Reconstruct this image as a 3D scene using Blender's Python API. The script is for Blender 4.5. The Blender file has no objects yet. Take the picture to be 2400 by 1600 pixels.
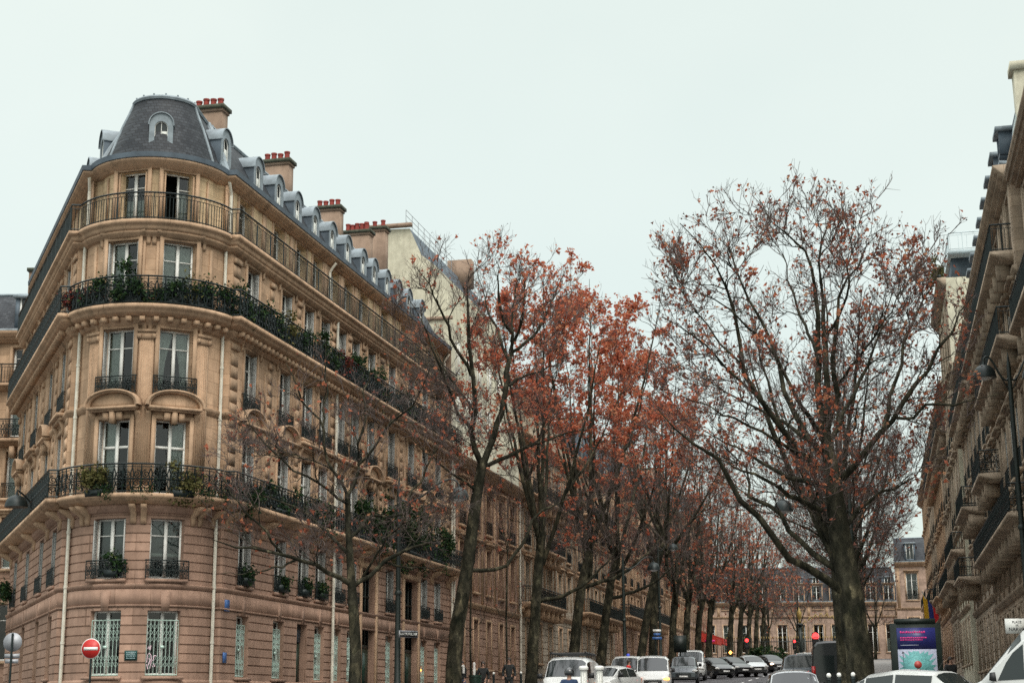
import bpy, math, random
import numpy as np
from mathutils import Vector, Matrix
R=math.radians
sc=bpy.context.scene
COL=sc.collection
rng=np.random.default_rng(7)
random.seed(5)
# ---------------------------------------------------------------- camera numbers (photo is 2400 x 1600)
FPX,PITCH,ROLL,CZ=3640.0,R(13.2),R(0.46),1.6
def ray(x,y):
    u=(x-1200)/FPX; v=(800-y)/FPX; c,s=math.cos(ROLL),math.sin(ROLL)
    a=u*c+v*s; b=-u*s+v*c
    return np.array([a,math.cos(PITCH)-b*math.sin(PITCH),math.sin(PITCH)+b*math.cos(PITCH)])
def at(x,y,Y):
    "the point of the place seen at a photo pixel, Y metres down the street"
    d=ray(x,y); t=Y/d[1]; return np.array([d[0]*t,Y,d[2]*t+CZ])
def ground(Y):
    Y=max(Y,-20.0); return 0.019*Y+1.05e-4*Y*abs(Y) if Y<110 else 3.3605+(Y-110)*0.0375
AR=R(13.0); AL=R(23.3)
DR=np.array([math.sin(AR),math.cos(AR)]); NR=np.array([math.cos(AR),-math.sin(AR)])
CR=np.array([-10.3,55.25]); CL=np.array([-15.85,54.6])
DL=np.array([-math.sin(AL),math.cos(AL)])
def av(s,off):
    "avenue coordinates: s along the avenue from the corner, off across it from the left house fronts"
    p=CR+DR*s+NR*off; return float(p[0]),float(p[1])
def on_av(x,y,off):
    d=ray(x,y); t=((CR@NR)+off)/(NR@d[:2]); P=d*t; return float(DR@(P[:2]-CR)),float(P[2]+CZ)
# ---------------------------------------------------------------- mesh helpers
class MB:
    def __init__(self): self.V=[];self.F=[];self.n=0
    def add(self,V,F,m=0):
        V=np.asarray(V,dtype=np.float64).reshape(-1,3)
        if isinstance(F,np.ndarray):
            self.F.append((F+self.n,m))
        else:
            by={}
            for f in F: by.setdefault(len(f),[]).append(f)
            for k,l in by.items(): self.F.append((np.array(l,dtype=np.int64)+self.n,m))
        self.V.append(V); self.n+=len(V)
        return self
    def quad(self,a,b,c,d,m=0): return self.add([a,b,c,d],[(0,1,2,3)],m)
    def poly(self,pts,m=0): return self.add(pts,[tuple(range(len(pts)))],m)
    def box(self,x0,x1,y0,y1,z0,z1,m=0,T=None):
        V=np.array([(x,y,z) for z in (z0,z1) for y in (y0,y1) for x in (x0,x1)],dtype=float)
        if T is not None: V=T(V)
        return self.add(V,[(0,2,3,1),(4,5,7,6),(0,1,5,4),(2,6,7,3),(0,4,6,2),(1,3,7,5)],m)
    def prism(self,poly,lo,hi,m=0,axis='y',T=None):
        "extrude a 2d outline (a,b) along axis"
        k=len(poly); V=[]
        for h in (lo,hi):
            for a,b in poly: V.append({'y':(a,h,b),'x':(h,a,b),'z':(a,b,h)}[axis])
        V=np.array(V,dtype=float)
        if T is not None: V=T(V)
        F=[(i,(i+1)%k,k+(i+1)%k,k+i) for i in range(k)]
        F+= [tuple(range(k-1,-1,-1)),tuple(range(k,2*k))]
        return self.add(V,F,m)
    def tubes(self,P,Rd,n=5,m=0):
        "P (B,k,3) centre lines, Rd (B,k) radii"
        P=np.asarray(P,dtype=float); Rd=np.asarray(Rd,dtype=float); B,k,_=P.shape
        if B==0: return self
        T=np.empty_like(P); T[:,1:-1]=P[:,2:]-P[:,:-2]; T[:,0]=P[:,1]-P[:,0]; T[:,-1]=P[:,-1]-P[:,-2]
        T/=np.linalg.norm(T,axis=2,keepdims=True)+1e-12
        ref=np.where(np.abs(T[:,:1,2:3])>0.9,np.array([1.0,0.2,0]),np.array([0,0.15,1.0]))
        U=np.cross(T,np.broadcast_to(ref,T.shape)); U/=np.linalg.norm(U,axis=2,keepdims=True)+1e-12
        W=np.cross(T,U)
        a=np.arange(n)*2*math.pi/n
        V=P[:,:,None,:]+Rd[:,:,None,None]*(np.cos(a)[None,None,:,None]*U[:,:,None,:]+np.sin(a)[None,None,:,None]*W[:,:,None,:])
        b=np.arange(B)[:,None,None]*k*n; i=np.arange(k-1)[None,:,None]*n; j=np.arange(n)[None,None,:]; j2=(j+1)%n
        F=np.stack([b+i+j,b+i+j2,b+i+n+j2,b+i+n+j],axis=-1).reshape(-1,4)
        return self.add(V.reshape(-1,3),F,m)
    def tube(self,pts,r,n=6,m=0):
        pts=np.asarray(pts,dtype=float); r=np.full(len(pts),r) if np.isscalar(r) else np.asarray(r)
        return self.tubes(pts[None],r[None],n,m)
    def rod(self,a,b,r,n=6,m=0):
        return self.tube([a,b],r,n,m)
    def lathe(self,prof,n=12,m=0,c=(0,0,0),axis='z'):
        prof=list(prof); k=len(prof); a=np.arange(n)*2*math.pi/n
        V=np.array([(r*math.cos(t),r*math.sin(t),z) for r,z in prof for t in a])
        if axis=='y': V=V[:,[0,2,1]]*np.array([1,-1,1])
        if axis=='x': V=V[:,[2,0,1]]
        V=V+np.array(c)
        F=[(i*n+j,i*n+(j+1)%n,(i+1)*n+(j+1)%n,(i+1)*n+j) for i in range(k-1) for j in range(n)]
        F+=[tuple(range(n-1,-1,-1)),tuple((k-1)*n+j for j in range(n))]
        return self.add(V,F,m)
    def merge(self,o,T=None):
        off=self.n
        if o.n==0: return self
        V=np.concatenate(o.V)
        if T is not None: V=T(V)
        self.V.append(V)
        for F,m in o.F: self.F.append((F+off,m))
        self.n+=len(V); return self
    def mesh(self,name,mats,smooth=False,ang=40):
        me=bpy.data.meshes.new(name)
        V=np.concatenate(self.V) if self.V else np.zeros((0,3))
        me.vertices.add(len(V)); me.vertices.foreach_set('co',V.astype(np.float32).ravel())
        L=np.concatenate([F.ravel() for F,m in self.F]) if self.F else np.zeros(0,int)
        tot=np.concatenate([np.full(len(F),F.shape[1]) for F,m in self.F]); mi=np.concatenate([np.full(len(F),m) for F,m in self.F])
        me.loops.add(len(L)); me.loops.foreach_set('vertex_index',L.astype(np.int32))
        me.polygons.add(len(tot)); st=np.concatenate([[0],np.cumsum(tot)[:-1]])
        me.polygons.foreach_set('loop_start',st.astype(np.int32)); me.polygons.foreach_set('material_index',mi.astype(np.int32))
        for mt in (mats if isinstance(mats,(list,tuple)) else [mats]): me.materials.append(mt)
        me.update(calc_edges=True); me.validate()
        if smooth:
            me.polygons.foreach_set('use_smooth',np.ones(len(tot),dtype=bool))
            if ang<180: me.set_sharp_from_angle(angle=R(ang))
        return me
    def build(self,name,mats,parent=None,loc=(0,0,0),rz=0.0,smooth=False,ang=40):
        return link(name,self.mesh(name,mats,smooth,ang),parent,loc,rz)
def link(name,data,parent=None,loc=(0,0,0),rz=0.0):
    o=bpy.data.objects.new(name,data); COL.objects.link(o)
    if parent is not None: o.parent=parent
    o.location=[float(q) for q in loc]; o.rotation_euler=(0,0,float(rz)); return o
def tag(o,label,cat,group=None):
    o['label']=label; o['category']=cat
    if group: o['group']=group
    return o
def thing(name,label,cat,loc=(0,0,0),rz=0.0,group=None):
    return tag(link(name,None,None,loc,rz),label,cat,group)
def struct(o,kind='structure'):
    o['kind']=kind; return o
def copy_tree(o,parent=None):
    c=o.copy(); COL.objects.link(c); c.parent=parent
    for ch in list(o.children): copy_tree(ch,c)
    return c
def setw(o,label,loc,rz=0.0): o['label']=label; o.location=[float(q) for q in loc]; o.rotation_euler=(0,0,rz); return o
# ---------------------------------------------------------------- materials
def mat(name): 
    m=bpy.data.materials.new(name); m.use_nodes=True; nt=m.node_tree; return m,nt,nt.nodes['Principled BSDF']
def nd(nt,t,**k):
    n=nt.nodes.new(t)
    for a,b in k.items():
        if a.startswith('i_'): n.inputs[a[2:].replace('_',' ')].default_value=b
        else: setattr(n,a,b)
    return n
def ramp(nt,fac,stops):
    r=nt.nodes.new('ShaderNodeValToRGB'); e=r.color_ramp.elements
    while len(e)<len(stops): e.new(0.5)
    for q,(p,c) in zip(e,stops): q.position=p; q.color=(*c,1)
    nt.links.new(fac,r.inputs[0]); return r.outputs[0]
def pos(nt,scale=(1,1,1),rot=(0,0,0)):
    g=nt.nodes.new('ShaderNodeNewGeometry'); mp=nt.nodes.new('ShaderNodeMapping'); mp.inputs['Scale'].default_value=scale; mp.inputs['Rotation'].default_value=rot
    nt.links.new(g.outputs['Position'],mp.inputs['Vector']); return mp.outputs[0]
def noise(nt,vec,scale,det=4,rough=0.6):
    n=nd(nt,'ShaderNodeTexNoise'); n.inputs['Scale'].default_value=scale; n.inputs['Detail'].default_value=det; n.inputs['Roughness'].default_value=rough
    nt.links.new(vec,n.inputs['Vector']); return n.outputs[0]
def mix(nt,fac,a,b,mode='MIX'):
    x=nt.nodes.new('ShaderNodeMix'); x.data_type='RGBA'; x.blend_type=mode
    for s,v in ((0,fac),(6,a),(7,b)):
        if hasattr(v,'is_linked'): nt.links.new(v,x.inputs[s])
        elif isinstance(v,(tuple,list)): x.inputs[s].default_value=(*v,1)
        else: x.inputs[s].default_value=v
    return x.outputs[2]
def bump(nt,bs,h,st=0.3,dist=0.02):
    b=nt.nodes.new('ShaderNodeBump'); b.inputs['Strength'].default_value=st; b.inputs['Distance'].default_value=dist
    nt.links.new(h,b.inputs['Height']); nt.links.new(b.outputs[0],bs.inputs['Normal'])
def plain(name,c,rough=0.6,metal=0.0,var=0.25,scale=6.0,spec=0.5,coat=0.0):
    m,nt,bs=mat(name); n=noise(nt,pos(nt),scale)
    col=ramp(nt,n,[(0.3,tuple(x*(1-var) for x in c)),(0.7,tuple(min(1,x*(1+var)) for x in c))])
    nt.links.new(col,bs.inputs['Base Color']); bs.inputs['Roughness'].default_value=rough; bs.inputs['Metallic'].default_value=metal
    bs.inputs['Specular IOR Level'].default_value=spec; bs.inputs['Coat Weight'].default_value=coat; bs.inputs['Coat Roughness'].default_value=0.05
    return m
def stone(name,c,dirt=(0.10,0.075,0.05),amount=0.5,block=(1.1,0.42),blockvar=0.15):
    m,nt,bs=mat(name)
    big=noise(nt,pos(nt),0.35,5); streak=noise(nt,pos(nt,(2.2,2.2,0.16)),1.0,6,0.65); fine=noise(nt,pos(nt),14,5,0.7); mid=noise(nt,pos(nt),2.3,6,0.7)
    lo=tuple(x*0.80 for x in c); hi=tuple(min(1,x*1.16) for x in c)
    col=ramp(nt,big,[(0.32,lo),(0.68,hi)])
    # ashlar: each block its own tone
    g=nt.nodes.new('ShaderNodeNewGeometry'); sx=nt.nodes.new('ShaderNodeSeparateXYZ'); nt.links.new(g.outputs['Position'],sx.inputs[0])
    ad=nd(nt,'ShaderNodeMath',operation='ADD'); nt.links.new(sx.outputs[0],ad.inputs[0]); nt.links.new(sx.outputs[1],ad.inputs[1])
    cb=nt.nodes.new('ShaderNodeCombineXYZ'); nt.links.new(ad.outputs[0],cb.inputs[0]); nt.links.new(sx.outputs[2],cb.inputs[1])
    br=nt.nodes.new('ShaderNodeTexBrick'); br.inputs['Scale'].default_value=1.0; br.inputs['Brick Width'].default_value=block[0]; br.inputs['Row Height'].default_value=block[1]
    br.inputs['Mortar Size'].default_value=0.010; br.inputs['Color1'].default_value=(1-blockvar,)*3+(1,); br.inputs['Color2'].default_value=(1+blockvar,)*3+(1,); br.inputs['Mortar'].default_value=(0.58,0.55,0.52,1)
    nt.links.new(cb.outputs[0],br.inputs['Vector'])
    col=mix(nt,0.9,col,br.outputs[0],'MULTIPLY')
    f=ramp(nt,streak,[(0.47,(0,0,0)),(0.72,(amount,)*3)]); col=mix(nt,f,col,dirt)
    f2=ramp(nt,mid,[(0.35,(0.80,0.79,0.78)),(0.65,(1.12,1.12,1.12))]); col=mix(nt,0.8,col,f2,'MULTIPLY')
    nt.links.new(col,bs.inputs['Base Color']); bs.inputs['Roughness'].default_value=0.9; bs.inputs['Specular IOR Level'].default_value=0.2
    bump(nt,bs,fine,0.35,0.012)
    return m
M={}
# Paris limestone: brighter light painted into the top, street shade into the pinker base
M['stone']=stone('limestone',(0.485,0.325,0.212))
M['stone_top_lit']=stone('limestone_lit',(0.63,0.47,0.295),amount=0.45)
M['stone_base_shaded']=stone('limestone_shaded',(0.375,0.242,0.180),dirt=(0.11,0.075,0.06),amount=0.4,block=(1.3,0.62))
M['stone_trim']=stone('limestone_trim',(0.475,0.322,0.212),dirt=(0.085,0.07,0.05),amount=0.5,block=(1.6,9.0),blockvar=0.08)
M['stone_grey']=stone('limestone_grey',(0.42,0.355,0.28),amount=0.6)
M['stone_dark']=stone('limestone_sooty',(0.40,0.315,0.235),dirt=(0.06,0.05,0.04),amount=0.6)
M['stone_pink']=stone('limestone_pink',(0.40,0.285,0.225),amount=0.5)
M['render_pale']=stone('pale_render',(0.60,0.57,0.445),dirt=(0.34,0.31,0.24),amount=0.5,block=(30,30),blockvar=0.0)
M['render_brown']=stone('brown_render',(0.30,0.215,0.16),dirt=(0.14,0.10,0.08),amount=0.5,block=(30,30),blockvar=0.0)
M['zinc']=plain('zinc',(0.085,0.110,0.135),0.6,0.0,0.35,1.6,0.35)
M['zinc_light']=plain('zinc_light',(0.225,0.265,0.29),0.65,0.0,0.35,2.2,0.3)
M['zinc_pale']=plain('zinc_pale',(0.52,0.60,0.62),0.5,0.15,0.15,1.2)
M['iron']=plain('black_iron',(0.012,0.020,0.020),0.45,0.3,0.4,5)
M['iron_green']=plain('dark_green_iron',(0.007,0.014,0.011),0.5,0.0,0.4,3)
M['paint']=plain('white_paint',(0.72,0.72,0.68),0.5,0,0.10,4)
M['shutter']=plain('grey_shutter',(0.42,0.42,0.40),0.6,0,0.2,4)
M['pipe']=plain('cream_pipe',(0.62,0.59,0.50),0.5,0,0.22,2.5)
M['pot']=plain('terracotta_pot',(0.235,0.040,0.030),0.85,0,0.3,7)
M['moss']=plain('mossy_coping',(0.055,0.06,0.04),0.9,0,0.5,9)
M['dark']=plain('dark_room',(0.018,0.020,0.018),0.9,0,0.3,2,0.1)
M['curtain']=plain('net_curtain',(0.62,0.64,0.60),0.85,0,0.16,3)
M['blind']=plain('grey_blind',(0.26,0.29,0.29),0.8,0,0.12,2)
M['gate']=plain('pale_green_gate',(0.46,0.60,0.53),0.5,0.2,0.15,6)
M['green_door']=plain('dark_green_door',(0.010,0.030,0.020),0.4,0,0.35,2)
M['asphalt']=plain('asphalt',(0.060,0.057,0.062),0.75,0,0.3,1.5)
M['paving']=plain('paving',(0.16,0.15,0.14),0.8,0,0.25,1.1)
M['kerb']=plain('kerb_granite',(0.27,0.26,0.25),0.8,0,0.2,6)
M['line']=plain('road_paint',(0.7,0.7,0.68),0.7,0,0.2,5)
M['soil']=plain('terrain',(0.12,0.11,0.10),0.9,0,0.3,0.6)
M['white_car']=plain('white_car_paint',(0.55,0.565,0.55),0.28,0,0.05,2,0.5,0.6)
M['silver_car']=plain('silver_car_paint',(0.40,0.42,0.42),0.3,0.5,0.06,2,0.5,0.6)
M['black_car']=plain('black_car_paint',(0.012,0.014,0.016),0.25,0.1,0.2,2,0.5,0.8)
M['grey_car']=plain('grey_car_paint',(0.07,0.085,0.095),0.28,0.3,0.1,2,0.5,0.8)
M['rubber']=plain('black_rubber',(0.014,0.014,0.014),0.8,0,0.3,9)
M['plastic']=plain('black_plastic',(0.020,0.021,0.022),0.55,0,0.3,9)
M['alloy']=plain('alloy_rim',(0.35,0.35,0.36),0.35,0.8,0.1,9)
M['plate']=plain('number_plate',(0.7,0.7,0.68),0.5,0,0.08,9)
M['red_lens']=plain('red_lens',(0.35,0.015,0.012),0.2,0,0.1,9)
M['lens']=plain('clear_lens',(0.6,0.6,0.58),0.12,0,0.1,9)
M['gold']=plain('gilding',(0.26,0.18,0.05),0.5,0.4,0.35,6)
M['awning']=plain('red_awning',(0.48,0.035,0.022),0.75,0,0.15,3)
M['skin']=plain('skin',(0.42,0.24,0.17),0.6,0,0.08,9)
M['red_cloth']=plain('red_cloth',(0.55,0.02,0.02),0.85,0,0.18,7)
M['black_cloth']=plain('black_cloth',(0.018,0.020,0.020),0.9,0,0.3,7)
M['blue_cloth']=plain('blue_cloth',(0.012,0.03,0.075),0.85,0,0.25,7)
M['denim']=plain('denim',(0.03,0.045,0.09),0.9,0,0.25,9)
M['white_cloth']=plain('white_cloth',(0.7,0.68,0.64),0.9,0,0.1,9)
M['hair']=plain('dark_hair',(0.03,0.02,0.014),0.6,0,0.3,14)
M['wood']=plain('warm_wood',(0.22,0.10,0.045),0.6,0,0.3,3)
M['sign_red']=plain('sign_red',(0.52,0.022,0.018),0.4,0,0.08,5)
M['sign_white']=plain('sign_white',(0.78,0.78,0.74),0.4,0,0.06,5)
M['sign_blue']=plain('sign_blue',(0.05,0.13,0.34),0.4,0,0.15,9)
M['sign_grey']=plain('sign_back',(0.33,0.34,0.36),0.5,0.4,0.1,4)
M['sign_green']=plain('plaque_green',(0.012,0.055,0.05),0.4,0,0.25,9)
M['plaque_text']=plain('plaque_text',(0.35,0.50,0.52),0.5,0,0.1,9)
M['ink']=plain('black_ink',(0.015,0.015,0.016),0.6,0,0.1,9)
M['poster_blue']=plain('poster_blue',(0.020,0.024,0.13),0.35,0,0.15,4)
M['poster_pale']=plain('poster_pale',(0.36,0.38,0.48),0.4,0,0.2,14)
M['poster_teal']=plain('poster_teal',(0.12,0.34,0.34),0.4,0,0.3,26)
M['poster_red']=plain('poster_red',(0.40,0.06,0.05),0.4,0,0.2,20)
M['poster_pink']=plain('poster_pink',(0.70,0.03,0.22),0.4,0,0.1,9)
M['flag_y']=plain('flag_yellow',(0.65,0.38,0.02),0.8,0,0.1,9)
M['flag_r']=plain('flag_red',(0.55,0.02,0.03),0.8,0,0.1,9)
M['flag_b']=plain('flag_blue',(0.02,0.04,0.22),0.8,0,0.1,9)
M['grille']=plain('pink_marks',(0.75,0.55,0.62),0.6,0,0.2,9)
def lamp_mat(name,c,s):
    m,nt,bs=mat(name); bs.inputs['Base Color'].default_value=(*c,1); bs.inputs['Emission Color'].default_value=(*c,1); bs.inputs['Emission Strength'].default_value=s; return m
M['red_on']=lamp_mat('red_light_on',(1,0.03,0.03),5.0)
M['amber_on']=lamp_mat('amber_light_on',(1,0.30,0.06),6.0)
M['warm_on']=lamp_mat('headlight_on',(1,0.70,0.45),5.0)
M['blue_on']=lamp_mat('blue_beacon',(0.03,0.06,0.5),0.3)
def glass_mat(name,tint,gain=1.0,rough=0.02):
    m,nt,bs=mat(name); out=nt.nodes['Material Output']; nt.nodes.remove(bs)
    g=nd(nt,'ShaderNodeBsdfGlossy'); g.inputs['Roughness'].default_value=rough; t=nd(nt,'ShaderNodeBsdfTransparent'); t.inputs['Color'].default_value=(*tint,1)
    fr=nd(nt,'ShaderNodeFresnel'); fr.inputs['IOR'].default_value=1.52
    n=noise(nt,pos(nt),0.9,2); b=nt.nodes.new('ShaderNodeBump'); b.inputs['Strength'].default_value=0.05; b.inputs['Distance'].default_value=0.3; nt.links.new(n,b.inputs['Height']); nt.links.new(b.outputs[0],g.inputs['Normal'])
    mu=nd(nt,'ShaderNodeMath',operation='MULTIPLY',use_clamp=True); mu.inputs[1].default_value=gain; nt.links.new(fr.outputs[0],mu.inputs[0])
    mx=nd(nt,'ShaderNodeMixShader'); nt.links.new(mu.outputs[0],mx.inputs[0]); nt.links.new(t.outputs[0],mx.inputs[1]); nt.links.new(g.outputs[0],mx.inputs[2]); nt.links.new(mx.outputs[0],out.inputs[0]); return m
M['glass']=glass_mat('window_glass',(0.62,0.68,0.66),1.6)
def car_glass():
    m,nt,bs=mat('car_glass'); bs.inputs['Base Color'].default_value=(0.016,0.022,0.022,1); bs.inputs['Roughness'].default_value=0.06; bs.inputs['Specular IOR Level'].default_value=0.6; bs.inputs['Coat Weight'].default_value=0.0; bs.inputs['Coat Roughness'].default_value=0.02; return m
M['car_glass']=car_glass()
def slate():
    m,nt,bs=mat('slate'); g=nt.nodes.new('ShaderNodeNewGeometry'); sx=nt.nodes.new('ShaderNodeSeparateXYZ'); nt.links.new(g.outputs['Position'],sx.inputs[0])
    a=nd(nt,'ShaderNodeMath',operation='MULTIPLY_ADD'); a.inputs[1].default_value=1.0; nt.links.new(sx.outputs[0],a.inputs[0])
    b=nd(nt,'ShaderNodeMath',operation='MULTIPLY'); b.inputs[1].default_value=0.8; nt.links.new(sx.outputs[1],b.inputs[0]); nt.links.new(b.outputs[0],a.inputs[2])
    cb=nt.nodes.new('ShaderNodeCombineXYZ'); nt.links.new(a.outputs[0],cb.inputs[0]); nt.links.new(sx.outputs[2],cb.inputs[1])
    br=nt.nodes.new('ShaderNodeTexBrick'); br.inputs['Scale'].default_value=1; br.inputs['Brick Width'].default_value=0.20; br.inputs['Row Height'].default_value=0.13; br.inputs['Mortar Size'].default_value=0.012
    br.inputs['Color1'].default_value=(0.018,0.022,0.029,1); br.inputs['Color2'].default_value=(0.046,0.053,0.064,1); br.inputs['Mortar'].default_value=(0.012,0.013,0.015,1); nt.links.new(cb.outputs[0],br.inputs['Vector'])
    n=noise(nt,pos(nt),0.9,5); f=ramp(nt,n,[(0.35,(0.7,0.72,0.72)),(0.65,(1.25,1.2,1.12))])
    nt.links.new(mix(nt,1.0,br.outputs[0],f,'MULTIPLY'),bs.inputs['Base Color']); bs.inputs['Roughness'].default_value=0.65; bs.inputs['Specular IOR Level'].default_value=0.3
    bump(nt,bs,br.outputs[1],-0.5,0.02); return m
M['slate']=slate()
def bark():
    "mottled, flaking plane bark: dark scales over paler patches"
    m,nt,bs=mat('plane_bark'); v=pos(nt,(1,1,0.5)); n=noise(nt,v,3.2,6,0.65); n2=noise(nt,pos(nt,(1,1,.35)),22,5,.7)
    vo=nt.nodes.new('ShaderNodeTexVoronoi'); vo.inputs['Scale'].default_value=4.5; dis=mix(nt,0.35,v,n,'ADD'); nt.links.new(dis,vo.inputs['Vector'])
    c=ramp(nt,n,[(0.32,(0.010,0.012,0.008)),(0.50,(0.032,0.030,0.022)),(0.62,(0.065,0.060,0.043)),(0.70,(0.15,0.135,0.095))])
    p=ramp(nt,vo.outputs['Color'],[(0.25,(0.62,0.64,0.56)),(0.6,(1.0,1.0,0.95)),(0.85,(1.7,1.62,1.4))]); c=mix(nt,1.0,c,p,'MULTIPLY')
    nt.links.new(c,bs.inputs['Base Color']); bs.inputs['Roughness'].default_value=0.95; bs.inputs['Specular IOR Level'].default_value=0.15; bump(nt,bs,n2,1.0,0.04); return m
M['bark']=bark()
M['twig']=plain('twig_bark',(0.092,0.068,0.060),0.9,0,0.3,3)
def leafmat(name,stops,trans=0.35):
    m,nt,bs=mat(name); g=nt.nodes.new('ShaderNodeNewGeometry'); c=ramp(nt,g.outputs['Random Per Island'],stops)
    nt.links.new(c,bs.inputs['Base Color']); bs.inputs['Roughness'].default_value=0.75; bs.inputs['Specular IOR Level'].default_value=0.25
    t=nd(nt,'ShaderNodeBsdfTranslucent'); nt.links.new(c,t.inputs[0]); mx=nd(nt,'ShaderNodeMixShader'); mx.inputs[0].default_value=trans
    nt.links.new(bs.outputs[0],mx.inputs[1]); nt.links.new(t.outputs[0],mx.inputs[2]); nt.links.new(mx.outputs[0],nt.nodes['Material Output'].inputs[0]); return m
M['leaf_rust']=leafmat('rust_leaf',[(0.0,(0.22,0.070,0.045)),(0.3,(0.44,0.115,0.065)),(0.65,(0.58,0.170,0.090)),(1.0,(0.58,0.29,0.16))],0.5)
M['leaf_brown']=leafmat('brown_leaf',[(0.0,(0.13,0.055,0.040)),(0.4,(0.30,0.095,0.058)),(0.8,(0.50,0.155,0.080)),(1.0,(0.55,0.30,0.17))],0.45)
M['leaf_green']=leafmat('green_leaf',[(0.0,(0.008,0.020,0.009)),(0.5,(0.016,0.042,0.014)),(0.9,(0.035,0.075,0.02)),(1.0,(0.09,0.11,0.03))],0.25)
M['leaf_olive']=leafmat('olive_leaf',[(0.0,(0.05,0.05,0.015)),(0.5,(0.10,0.10,0.03)),(1.0,(0.16,0.13,0.05))],0.25)
M['leaf_wine']=leafmat('wine_leaf',[(0.0,(0.07,0.012,0.012)),(0.5,(0.16,0.025,0.02)),(1.0,(0.10,0.06,0.02))],0.25)
# ================================================================ façade toolkit
class Straight:
    def __init__(self,O,X,L):
        self.O=np.array(O,float); self.X=np.array(X,float)/np.linalg.norm(X); self.N=np.array([self.X[1],-self.X[0]]); self.L=L; self.step=None
    def P(self,s,d,z):
        p=self.O+self.X*s+self.N*d; return (p[0],p[1],z)
    def rz(self,s): return math.atan2(self.X[1],self.X[0])
class Arc:
    def __init__(self,A,B,sag):
        A=np.array(A);B=np.array(B);m=(A+B)/2;c=B-A;h=np.linalg.norm(c)/2; X=c/(2*h); N=np.array([X[1],-X[0]])
        self.r=(h*h+sag*sag)/(2*sag); self.C=m+N*(sag-self.r); self.half=math.asin(h/self.r) if sag<self.r else math.pi-math.asin(h/self.r)
        self.phi=math.atan2(X[1],X[0]); self.L=2*self.half*self.r; self.step=0.20
    def ang(self,s): return self.phi+(s-self.L/2)/self.r
    def P(self,s,d,z):
        a=self.ang(s); n=np.array([math.sin(a),-math.cos(a)]); p=self.C+(self.r+d)*n; return (p[0],p[1],z)
    def rz(self,s): return self.ang(s)
def breaks(a,b,pts,step=None):
    q=sorted({round(x,4) for x in [a,b]+[p for p in pts if a<p<b]}); 
    if step:
        out=[]
        for u,v in zip(q,q[1:]):
            n=max(1,int(math.ceil((v-u)/step))); out+=[u+(v-u)*i/n for i in range(n)]
        q=out+[q[-1]]
    return q
def wall(mb,seg,s0,s1,z0,z1,ops=(),d=0.0,depth=0.38,course=None,groove=0.035,m=0,gh=0.045):
    "wall panel with openings (sa,sb,za,zb); course = height of chamfered courses"
    ss=breaks(s0,s1,[x for o in ops for x in o[:2]],seg.step)
    zs=breaks(z0,z1,[x for o in ops for x in o[2:4]])
    rows=[]
    for a,b in zip(zs,zs[1:]):
        if course:
            k=math.floor(a/course)*course; cuts=[]
            while k<b+course:
                cuts+=[(k,k+gh)]; k+=course
            t=a
            for u,v in cuts:
                u2,v2=max(u,a),min(v,b)
                if v2-u2<0.008: continue
                if u2-t>0.004: rows.append((t,u2,0))
                rows.append((max(u2,t),v2,1)); t=v2
            if b-t>0.004: rows.append((t,b,0))
        else: rows.append((a,b,0))
    V=[];F=[]
    def q(*p):
        n=len(V); V.extend(p); F.append((n,n+1,n+2,n+3))
    prev=None
    for a,b,g in rows:
        dd=d-(groove if g else 0); zc=(a+b)/2
        for u,v in zip(ss,ss[1:]):
            sc_=(u+v)/2
            if any(o[0]<sc_<o[1] and o[2]<zc<o[3] for o in ops): continue
            q(seg.P(u,dd,a),seg.P(v,dd,a),seg.P(v,dd,b),seg.P(u,dd,b))
            if prev is not None and abs(prev-dd)>1e-6: q(seg.P(u,prev,a),seg.P(v,prev,a),seg.P(v,dd,a),seg.P(u,dd,a))
        prev=dd
    for sa,sb,za,zb in [o[:4] for o in ops]:
        i=d-depth
        q(seg.P(sa,d,za),seg.P(sa,i,za),seg.P(sa,i,zb),seg.P(sa,d,zb))
        q(seg.P(sb,i,za),seg.P(sb,d,za),seg.P(sb,d,zb),seg.P(sb,i,zb))
        q(seg.P(sa,d,zb),seg.P(sa,i,zb),seg.P(sb,i,zb),seg.P(sb,d,zb))
        q(seg.P(sa,i,za),seg.P(sa,d,za),seg.P(sb,d,za),seg.P(sb,i,za))
    mb.add(V,F,m)
def offpath(path,d):
    "mitred offset of a left-to-right outline, outward positive"
    P=np.array(path,float); T=np.diff(P,axis=0); T/=np.linalg.norm(T,axis=1,keepdims=True); N=np.stack([T[:,1],-T[:,0]],1)
    out=[P[0]+N[0]*d]
    for i in range(1,len(P)-1):
        b=N[i-1]+N[i]; b/=np.dot(b,b)/2; out.append(P[i]+b*d)
    out.append(P[-1]+N[-1]*d); return np.array(out)
def sweep(mb,path,prof,m=0,ends=True):
    "prof: list of (d,z) going round the moulding"
    rings=[np.column_stack([offpath(path,d),np.full(len(path),z)]) for d,z in prof]
    k=len(prof); n=len(path); V=np.stack(rings,1).reshape(-1,3)
    F=[(i*k+j,(i+1)*k+j,(i+1)*k+j+1,i*k+j+1) for i in range(n-1) for j in range(k-1)]
    if ends: F+=[tuple(range(k)),tuple(range((n-1)*k+k-1,(n-1)*k-1,-1))]
    mb.add(V,F,m)
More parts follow.
